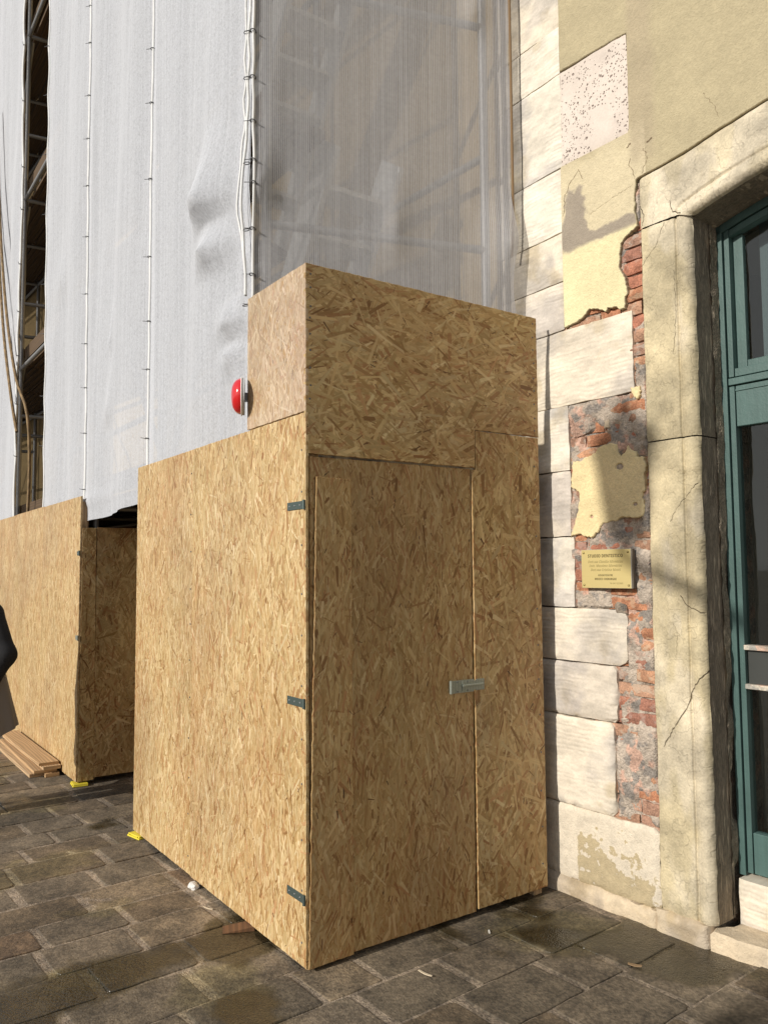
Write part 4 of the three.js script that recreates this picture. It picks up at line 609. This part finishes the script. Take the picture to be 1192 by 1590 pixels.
// ------------------------------------------------------------------ the tall plywood box
console.log('boards');
function panel(pts, z0, z1, seed, mat, parent, name, { rot = false, jag = 0.0012, axis = 'z', du = rr(0, 2.5), dv = rr(0, 2.5) } = {}) {
  // pts in (along, up); axis 'z': faces +z; axis 'x': faces +x, along = -z
  const g0 = slabShape(ragged(pts, 0.02, jag, seed), 0, z1 - z0, 0.0015); let g = toCreasedNormals(boxUV(g0, du, dv, rot), 0.4);
  if (axis === 'x') { g.rotateY(Math.PI / 2); g.translate(z0, 0, 0); } else g.translate(0, 0, z0);
  return part(name, g, mat, parent);
}
const rect = (a, b, c, d) => [[a, c], [b, c], [b, d], [a, d]];
const enclosure = thing('board_enclosure', 'tall box of raw wood strand board with hinged door and raised upper part', 'enclosure');
{
  const e = enclosure;
  panel(rect(-1.222, 0.003, 0.02, 2.263), -0.015, 0, 1, osb, e, 'board_panel'); panel(rect(-2.151, -1.225, 0.022, 2.262), -0.016, -0.001, 2, osb, e, 'board_panel', { du: 1.31, dv: 0.4 });
  const up = panel(rect(-0.556, 0.003, 2.268, 2.903), -0.015, 0.0005, 3, osbGlare, e, 'board_panel'); up.userData.label = 'small sunlit upper board with pale sky glare put into its colour';
  panel(rect(0.016, 0.15, 2.2, 2.9), -0.556, -0.541, 4, osb, e, 'board_panel', { axis: 'x' });
  panel([[0.0005, 2.09], [0.932, 2.09], [0.934, 2.2755], [1.367, 2.2755], [1.367, 2.9], [0.0005, 2.903]], -0.012, 0.003, 5, osbShadeB, e, 'board_panel', { axis: 'x', rot: true, jag: 0.0016 });
  panel([[0.914, 0.034], [1.367, 0.036], [1.366, 2.271], [0.938, 2.271], [0.937, 2.08], [0.914, 2.08]], -0.014, 0.001, 6, osbShadeB, e, 'board_panel', { axis: 'x', jag: 0.0014 });
  const door = panel([[0.026, 0.021], [0.905, 0.024], [0.908, 2.083], [0.024, 2.08]], -0.021, -0.006, 7, osbShade, e, 'door', { axis: 'x', jag: 0.0012 });
  panel([[0.012, 0.016], [0.224, 0.02], [0.222, 1.99], [0.05, 1.994]], -0.005, 0.008, 8, osbShade, e, 'cover_strip', { axis: 'x', jag: 0.0022, du: 0.7 });
  panel(rect(0.017, 1.25, 0.03, 2.0), -2.151, -2.136, 9, osbShadeB, e, 'board_panel', { axis: 'x' });
  for (const [x, z] of [[-0.05, -0.05], [-2.1, -0.05], [-0.05, -1.32], [-1.22, -0.045]]) part('post', boxUV(rbox(x - 0.028, x + 0.028, 0, 2.2, z - 0.028, z + 0.028)), wood, e);
  for (const y of [1.875, 1.06, 0.285]) {                                                       // strap hinges folded round the corner
    const h = part('hinge', merge([rbox(-0.15, -0.012, y - 0.017, y + 0.017, 0.0005, 0.004, 0.001), bar([-0.004, y - 0.02, 0.005], [-0.004, y + 0.02, 0.005], 0.0065, 10)]), hingeMat, e, [0.0, 0, 0]);
    for (const x of [-0.13, -0.085, -0.04]) { const s = part('screw', new THREE.SphereGeometry(0.004, 8, 5), steel, h, [x, y, 0.0042]); s.scale.z = 0.5; }
  }
  const hs = part('hasp', merge([rbox(0.0005, 0.004, 1.03, 1.088, -0.904, -0.756, 0.001), rbox(0.004, 0.007, 1.038, 1.082, -0.965, -0.83, 0.001), rbox(0.0015, 0.0045, 1.034, 1.086, -0.968, -0.916, 0.001), bar([0.009, 1.062, -0.955], [0.009, 1.062, -0.83], 0.006), bar([0.006, 1.03, -0.762], [0.006, 1.09, -0.762], 0.006)]), zinc, e);
  for (const [z, y] of [[-0.8, 1.08], [-0.8, 1.038], [-0.86, 1.078], [-0.86, 1.04], [-0.928, 1.078], [-0.928, 1.04], [-0.957, 1.078], [-0.957, 1.04]]) { const s = part('screw', new THREE.SphereGeometry(0.0036, 8, 5), tieMat, hs, [z > -0.9 ? 0.0075 : 0.0048, y, z]); s.scale.x = 0.5; }
  const nails = []; const r = mulberry(61);                                                      // nail heads along the board edges
  for (let k = 0; k < 9; k++) nails.push([0.0032, 2.32 + k * 0.068, -0.022], [0.0032, 2.3 + k * 0.07, -1.34]);
  for (let k = 0; k < 12; k++) nails.push([0.0014, 0.15 + k * 0.18, -1.335]);
  for (const [x, y, z] of nails) part('nail_head', new THREE.CylinderGeometry(0.0046, 0.0046, 0.002, 8).rotateZ(Math.PI / 2), tieMat, e, [x, y + rr(-0.01, 0.01, r), z + rr(-0.004, 0.004, r)]);
  for (let k = 0; k < 22; k++) part('nail_head', new THREE.CylinderGeometry(0.0046, 0.0046, 0.002, 8).rotateX(Math.PI / 2), tieMat, e, [k < 11 ? -1.25 + rr(-0.006, 0.006, r) : -0.03, 0.12 + (k % 11) * 0.2 + rr(-0.02, 0.02, r), 0.0004]);
}
const hoard = thing('board_hoarding', 'long low strand board hoarding at left with a dark shaded return', 'hoarding');
{
  const e = hoard; let x = -3.5;
  for (let k = 0; k < 5; k++) { panel(rect(x - 1.247, x, 0.03, 2.19 + (k % 2) * 0.004), -0.015, -0.0008 * (k % 2), 20 + k, osb, e, 'board_panel', { du: k * 0.77, dv: k * 0.3 }); x -= 1.25; }
  panel([[0.017, 0.03], [0.13, 0.03], [0.122, 1.945], [0.017, 1.945]], -3.513, -3.498, 31, osbShadeB, e, 'board_panel', { axis: 'x' });
  panel(rect(0.128, 1.05, 0.045, 1.95), -3.516, -3.503, 32, osbShadeB, e, 'board_panel', { axis: 'x' });
  for (const px of [-3.55, -4.75, -6, -7.25, -8.5]) part('post', boxUV(rbox(px - 0.025, px + 0.025, 0, 2.15, -0.068, -0.018)), wood, e);
  for (const y of [1.75, 1.105]) { const h = part('hinge', merge([rbox(-3.57, -3.505, y - 0.016, y + 0.016, 0.0005, 0.004, 0.001), bar([-3.5, y - 0.02, 0.005], [-3.5, y + 0.02, 0.005], 0.0065)]), y > 1.5 ? hingeMat : zinc, e); part('screw', new THREE.SphereGeometry(0.004, 8, 5), steel, h, [-3.54, y, 0.004]); }
}

// ------------------------------------------------------------------ red signal lamp on the upper part (unlit)
{
  const t = thing('signal_lamp', 'red dome warning lamp on the left edge of the upper board box', 'lamp', [-0.567, 2.43, 0.008], 1.11);
  part('bracket', box(-0.002, 0.03, -0.02, 0.02, -0.03, 0.0), steel, t);
  const prof = [[0.0, 0.087], [0.014, 0.085], [0.03, 0.075], [0.043, 0.056], [0.05, 0.03], [0.0525, 0]].map(([h, r]) => new THREE.Vector2(r, h));
  const dome = new THREE.LatheGeometry(new THREE.SplineCurve(prof).getPoints(24), 40); dome.rotateZ(Math.PI / 2); dome.translate(-0.014, 0, 0);
  part('dome', dome, new THREE.MeshPhysicalMaterial({ color: rgb(0.62, 0.012, 0.014), roughness: 0.12, clearcoat: 1, clearcoatRoughness: 0.05 }), t);
  const base = new THREE.CylinderGeometry(0.087, 0.089, 0.012, 40); base.rotateZ(Math.PI / 2); base.translate(-0.007, 0, 0);
  part('base', base, new THREE.MeshStandardMaterial({ color: rgb(0.45, 0.46, 0.46), roughness: 0.5 }), t);
  const gk = new THREE.TorusGeometry(0.09, 0.003, 6, 40); gk.rotateY(Math.PI / 2); gk.translate(-0.015, 0, 0); part('gasket', gk, new THREE.MeshStandardMaterial({ color: rgb(0.75, 0.72, 0.7), roughness: 0.6 }), t);
}

// ------------------------------------------------------------------ things on the ground
{
  const planks = [[-5.15, -3.9, 0.02, 0.125, 0.0, 0.03, 0.0], [-5.6, -3.97, 0.13, 0.235, 0.0, 0.03, 0.008], [-5.4, -3.93, 0.03, 0.2, 0.031, 0.058, -0.006], [-5.5, -3.9, 0.018, 0.15, 0.059, 0.086, 0.01], [-5.5, -3.94, 0.022, 0.17, 0.087, 0.11, 0.004]];
  const lb = ['lowest plank of the stack, against the hoarding foot', 'lowest plank on the quay side of the stack, jutting out', 'second plank from the ground in the stack by the hoarding', 'second plank from the top in the stack by the hoarding', 'topmost plank of the timber stack by the hoarding'];
  planks.forEach(([x0, x1, z0, z1, y0, y1, a], i) => { const g = boxUV(rbox(x0 - (x0 + x1) / 2, x1 - (x0 + x1) / 2, 0, y1 - y0, -(z1 - z0) / 2, (z1 - z0) / 2, 0.002), i * 0.3, i * 0.2, true); single('timber_plank', g, i % 2 ? wood : new THREE.MeshStandardMaterial({ map: woodMap, roughness: 0.75, color: rgb(0.95, 0.85, 0.72) }), lb[i], 'plank', [(x0 + x1) / 2, y0, (z0 + z1) / 2], [0, a, 0], 'planks stacked by the hoarding'); });
  const yellow = new THREE.MeshStandardMaterial({ color: rgb(0.72, 0.6, 0.05), roughness: 0.5 });
  for (const [x, z, a, lab] of [[-2.07, -0.03, 0.2, 'yellow plastic foot under the far corner of the tall board box'], [-3.53, -0.04, -0.1, 'yellow plastic foot under the corner of the left hoarding']]) {
    const t = thing('yellow_foot', lab, 'support foot', [x, 0, z], a, 'yellow feet under the boards'); part('base_plate', rbox(-0.07, 0.07, 0, 0.01, -0.05, 0.06, 0.003), yellow, t); part('top_plate', rbox(-0.065, 0.065, 0.0105, 0.0195, -0.05, 0.055, 0.003), yellow, t); part('rib', merge([rbox(-0.05, -0.04, 0.0105, 0.018, 0.056, 0.062, 0.002), rbox(0.04, 0.05, 0.0105, 0.018, 0.056, 0.062, 0.002)]), yellow, t);
  }
  const wd = new THREE.Shape([new THREE.Vector2(0, 0), new THREE.Vector2(0.14, 0), new THREE.Vector2(0.14, 0.019)]); const wg = new THREE.ExtrudeGeometry(wd, { depth: 0.08, bevelEnabled: false });
  single('wood_wedge', boxUV(wg), woodRed, 'brown timber wedge pushed under the board box edge', 'wedge', [-0.6, 0.002, 0.09], [0, 1.15, 0]);
  const pr = mulberry(15), pg = new THREE.IcosahedronGeometry(0.026, 2), pp = pg.attributes.position; for (let i = 0; i < pp.count; i++) { const x = pp.getX(i), y = pp.getY(i), z = pp.getZ(i), k = 0.6 + 0.8 * fbm(x * 60 + 5, y * 60 + z * 40, 3, 460); pp.setXYZ(i, x * k, y * k * 0.8, z * k); }
  single('paper_scrap', toCreasedNormals(pg, 0.4), new THREE.MeshStandardMaterial({ color: rgb(0.75, 0.74, 0.72), roughness: 0.8 }), 'crumpled white paper scrap on the paving below the board box', 'litter', [-1.1, 0.014, 0.03]);
  const chip = (x, z, l, w, a, m, lab) => { const g = new THREE.BoxGeometry(l, 0.003, w, 4, 1, 1), p = g.attributes.position; for (let i = 0; i < p.count; i++) { const k = p.getX(i) / l; p.setY(i, p.getY(i) + 0.012 * k * k); p.setZ(i, p.getZ(i) * (1 - 1.2 * k * k)); } g.computeVertexNormals(); single('wood_chip', g, m, lab, 'litter', [x, 0.004, z], [0, a, 0], 'litter on the paving'); };
  const leaf = new THREE.MeshStandardMaterial({ color: rgb(0.26, 0.17, 0.09), roughness: 0.7 }), lite = new THREE.MeshStandardMaterial({ color: rgb(0.6, 0.5, 0.36), roughness: 0.8 }), whit = new THREE.MeshStandardMaterial({ color: rgb(0.7, 0.68, 0.62), roughness: 0.8 });
  const at = (u, w) => { const p = toWorld(u, 0, w); return [p[0], p[2]]; };
  chip(...at(0.7, 0.38), 0.055, 0.018, 0.5, leaf, 'curled brown leaf lying on the paving near the doorway'); chip(...at(0.22, 1.08), 0.07, 0.01, 0.2, lite, 'thin pale wood sliver on wet paving by the board door'); chip(...at(0.12, 0.62), 0.03, 0.008, -0.6, whit, 'small white flake at the foot of the door gap'); chip(...at(-0.9, 1.47), 0.06, 0.006, 0.4, lite, 'thin straw under the sunlit board face');
}

// ------------------------------------------------------------------ street lamp behind the camera: its soft shadow falls on the quoins and the door jamb
{
  const D = 8.6, dx = Math.tan(-SUN_AZ) * D, z = -1.45 + D, up = Math.tan(SUN_EL) * D / Math.cos(SUN_AZ);
  const X = (u) => u - dx - 0.02, iron = new THREE.MeshStandardMaterial({ color: rgb(0.03, 0.04, 0.035), roughness: 0.5, metalness: 0.4 });
  const t = thing('street_lamp', 'cast iron street lamp with two lanterns standing on the quay edge', 'street lamp', [X(1.2), 0, z]);
  const arm = 1.2 - 0.47, Y = (v) => v + up;
  part('pole', merge([new THREE.CylinderGeometry(0.06, 0.09, Y(1.56), 16).translate(0, Y(1.56) / 2, 0), new THREE.CylinderGeometry(0.16, 0.2, 0.5, 16).translate(0, 0.25, 0), new THREE.CylinderGeometry(0.1, 0.1, 0.08, 16).translate(0, Y(1.45), 0)]), iron, t);
  const glassL = new THREE.MeshPhysicalMaterial({ color: rgb(0.7, 0.55, 0.6), transmission: 0.55, thickness: 0, roughness: 0.8 });
  for (const s of [-1, 1]) {
    part('arm', tube([[0, Y(1.3), 0], [s * arm * 0.35, Y(1.46), 0], [s * arm * 0.75, Y(1.58), 0], [s * arm, Y(1.66), 0], [s * arm, Y(1.78), 0]], 0.034, 24, 8), iron, t);
    const g = new THREE.CylinderGeometry(0.185, 0.115, 0.4, 6, 1, true); g.translate(s * arm, Y(2.0), 0); part('lantern_glass', g, glassL, t);
    part('lantern_frame', merge([new THREE.CylinderGeometry(0.12, 0.09, 0.05, 6).translate(s * arm, Y(1.79), 0), ...Array.from({ length: 6 }, (_, k) => { const a = k * Math.PI / 3; return bar([s * arm + 0.115 * Math.sin(a), Y(1.8), 0.115 * Math.cos(a)], [s * arm + 0.188 * Math.sin(a), Y(2.2), 0.188 * Math.cos(a)], 0.011, 6); })]), iron, t);
    part('lantern_roof', merge([new THREE.CylinderGeometry(0.09, 0.215, 0.13, 6).translate(s * arm, Y(2.265), 0), new THREE.CylinderGeometry(0.03, 0.07, 0.1, 6).translate(s * arm, Y(2.37), 0)]), iron, t);
  }
}

// ------------------------------------------------------------------ person passing at the left edge
console.log('person');
function sdfMesh(bones, lo, size, res, k) {
  const mc = new MarchingCubes(res, new THREE.MeshBasicMaterial(), false, false, 120000); mc.isolation = 0; const half = res / 2;
  for (let z = 0; z < res; z++) for (let y = 0; y < res; y++) for (let x = 0; x < res; x++) {
    const px = lo[0] + ((x - half) / half + 1) / 2 * size, py = lo[1] + ((y - half) / half + 1) / 2 * size, pz = lo[2] + ((z - half) / half + 1) / 2 * size; let d = 9;
    for (const [a, ra, b, rb, fl = 1] of bones) {
      const bx = b[0] - a[0], by = b[1] - a[1], bz = b[2] - a[2], qx = px - a[0], qy = py - a[1], qz = pz - a[2]; const L2 = bx * bx + by * by + bz * bz || 1e-9; const t = clamp((qx * bx + qy * by + qz * bz) / L2);
      const ex = qx - bx * t, ey = qy - by * t, ez = (qz - bz * t) / fl; const e = Math.sqrt(ex * ex + ey * ey + ez * ez) - lerp(ra, rb, t); const h = clamp(0.5 + 0.5 * (d - e) / k); d = lerp(d, e, h) - k * h * (1 - h);
    }
    mc.field[x + y * res + z * res * res] = -d;
  }
  mc.update(); const n = mc.count, g = new THREE.BufferGeometry(), pos = new Float32Array(n * 3);
  for (let i = 0; i < n; i++) for (let c = 0; c < 3; c++) pos[i * 3 + c] = lo[c] + (mc.positionArray[i * 3 + c] + 1) / 2 * size;
  g.setAttribute('position', new THREE.BufferAttribute(pos, 3)); const m = mergeVertices(g, 1e-5); m.computeVertexNormals(); return m;
}
{
  const t = thing('person', 'person in black top and pale grey coat skirt at the left edge', 'person', [-3.235, 0, 0.735], 0.35);
  const black = new THREE.MeshStandardMaterial({ color: rgb(0.012, 0.012, 0.014), roughness: 0.9 }), grey = new THREE.MeshStandardMaterial({ color: rgb(0.3, 0.26, 0.23), roughness: 0.9 }), skin = new THREE.MeshStandardMaterial({ color: rgb(0.5, 0.29, 0.2), roughness: 0.6 }), dark = new THREE.MeshStandardMaterial({ color: rgb(0.03, 0.03, 0.035), roughness: 0.9 });
  // right arm bent with the hand on the hip, left arm hanging
  const fingers = (p, d) => [0, 1, 2, 3].map((i) => [[p[0] + d[0] * 0.02, p[1] - 0.035 - i * 0.002, p[2] - 0.03 + i * 0.02], 0.0095, [p[0] - d[0] * 0.012, p[1] - 0.1 + Math.abs(i - 1.3) * 0.009, p[2] - 0.026 + i * 0.019], 0.008]).concat([[[p[0], p[1] - 0.01, p[2] + 0.03], 0.0105, [p[0] - d[0] * 0.02, p[1] - 0.06, p[2] + 0.052], 0.009]]);
  const body = sdfMesh([[[0, 1.52, 0.01], 0.085, [0, 1.57, 0], 0.088], [[0, 1.46, 0.03], 0.055, [0, 1.5, 0.035], 0.05], [[0, 1.5, 0.1], 0.012, [0, 1.535, 0.092], 0.01], [[0, 1.36, -0.01], 0.05, [0, 1.44, 0], 0.05], [[-0.1, 1.3, 0], 0.07, [0.1, 1.3, 0], 0.07], [[0, 1.28, 0], 0.1, [0, 0.95, 0], 0.11], [[-0.085, 0.9, 0], 0.08, [-0.09, 0.5, 0.01], 0.055], [[-0.09, 0.5, 0.01], 0.052, [-0.09, 0.09, 0], 0.036], [[0.085, 0.9, 0], 0.08, [0.09, 0.5, 0.06], 0.055], [[0.09, 0.5, 0.06], 0.052, [0.09, 0.09, -0.03], 0.036], [[0.17, 1.3, 0], 0.05, [0.29, 1.06, -0.03], 0.04], [[0.29, 1.06, -0.03], 0.036, [0.26, 0.85, 0.06], 0.026], [[-0.18, 1.3, 0], 0.05, [-0.25, 1.03, 0.0], 0.04], [[-0.25, 1.03, 0], 0.036, [-0.26, 0.8, 0.03], 0.026]], [-0.95, 0.0, -0.95], 1.9, 88, 0.035);
  const bodyMesh = part('body', body, skin, t);
  const hands = mergeGeometries([[[0.255, 0.81, 0.065], [1, 0, 0]], [[-0.262, 0.76, 0.04], [-1, 0, 0]]].map(([p, d]) => sdfMesh([[[p[0], p[1] + 0.05, p[2]], 0.026, [p[0], p[1], p[2]], 0.03, 1.3], [[p[0], p[1], p[2]], 0.028, [p[0], p[1] - 0.03, p[2]], 0.024, 1.5], ...fingers(p, d)], [p[0] - 0.13, p[1] - 0.15, p[2] - 0.13], 0.26, 64, 0.008)));
  bodyMesh.geometry = mergeGeometries([body, hands]);
  part('jacket', sdfMesh([[[-0.13, 1.33, 0], 0.085, [0.13, 1.33, 0], 0.085], [[0, 1.3, 0], 0.15, [0, 0.98, 0], 0.155], [[-0.07, 1.0, 0], 0.12, [0.07, 1.0, 0], 0.12], [[0.17, 1.32, 0], 0.08, [0.3, 1.06, -0.03], 0.068], [[0.3, 1.06, -0.03], 0.066, [0.27, 0.87, 0.055], 0.05], [[-0.18, 1.32, 0], 0.08, [-0.26, 1.04, 0], 0.066], [[-0.26, 1.04, 0], 0.064, [-0.27, 0.84, 0.03], 0.05], [[0, 1.38, -0.01], 0.075, [0, 1.42, -0.01], 0.07]], [-0.6, 0.6, -0.6], 1.2, 80, 0.04), black, t);
  part('coat_skirt', gridSurface(64, 20, (s, q) => { const a = -s * Math.PI * 2, y = lerp(0.56, 1.0, q), fl = 1 - q; const r0 = 0.175 + 0.11 * fl + 0.012 * Math.sin(a * 9) * fl + 0.01 * Math.sin(a * 5 + 1) * fl; return [Math.cos(a) * (r0 + 0.035), y - 0.05 * fl * Math.max(0, Math.sin(a * 1 + 0.5)), Math.sin(a) * r0 * 0.85, s, q]; }), new THREE.MeshStandardMaterial({ color: rgb(0.2, 0.185, 0.175), roughness: 0.9, side: THREE.DoubleSide }), t);
  part('trousers', sdfMesh([[[-0.085, 0.9, 0], 0.105, [-0.09, 0.5, 0.01], 0.078], [[-0.09, 0.5, 0.01], 0.078, [-0.09, 0.08, 0], 0.07], [[0.085, 0.9, 0], 0.105, [0.09, 0.5, 0.06], 0.078], [[0.09, 0.5, 0.06], 0.078, [0.09, 0.08, -0.03], 0.07]], [-0.55, 0.0, -0.55], 1.1, 64, 0.02), dark, t);
  part('shoe', sdfMesh([[[-0.09, 0.05, -0.06], 0.045, [-0.095, 0.04, 0.13], 0.038]], [-0.24, -0.02, -0.14], 0.3, 40, 0.01), black, t); part('shoe', sdfMesh([[[0.09, 0.05, -0.09], 0.045, [0.095, 0.04, 0.1], 0.038]], [-0.06, -0.02, -0.17], 0.3, 40, 0.01), black, t);
  part('hair', sdfMesh([[[0, 1.575, -0.02], 0.1, [0, 1.5, -0.045], 0.092], [[0, 1.5, -0.05], 0.085, [0, 1.4, -0.06], 0.06]], [-0.2, 1.28, -0.24], 0.42, 48, 0.02), dark, t);
  for (const s of [-1, 1]) { part('eye', new THREE.SphereGeometry(0.012, 10, 8), dark, t, [s * 0.033, 1.53, 0.083]); part('ear', new THREE.SphereGeometry(0.024, 10, 8), skin, t, [s * 0.09, 1.515, 0.0]).scale.set(0.45, 1.2, 0.8); }
  part('mouth', new THREE.SphereGeometry(0.02, 10, 6), new THREE.MeshStandardMaterial({ color: rgb(0.35, 0.13, 0.11), roughness: 0.5 }), t, [0, 1.462, 0.078]).scale.set(1.1, 0.3, 0.5);
}

shade(scene);
renderer.render(scene, camera);
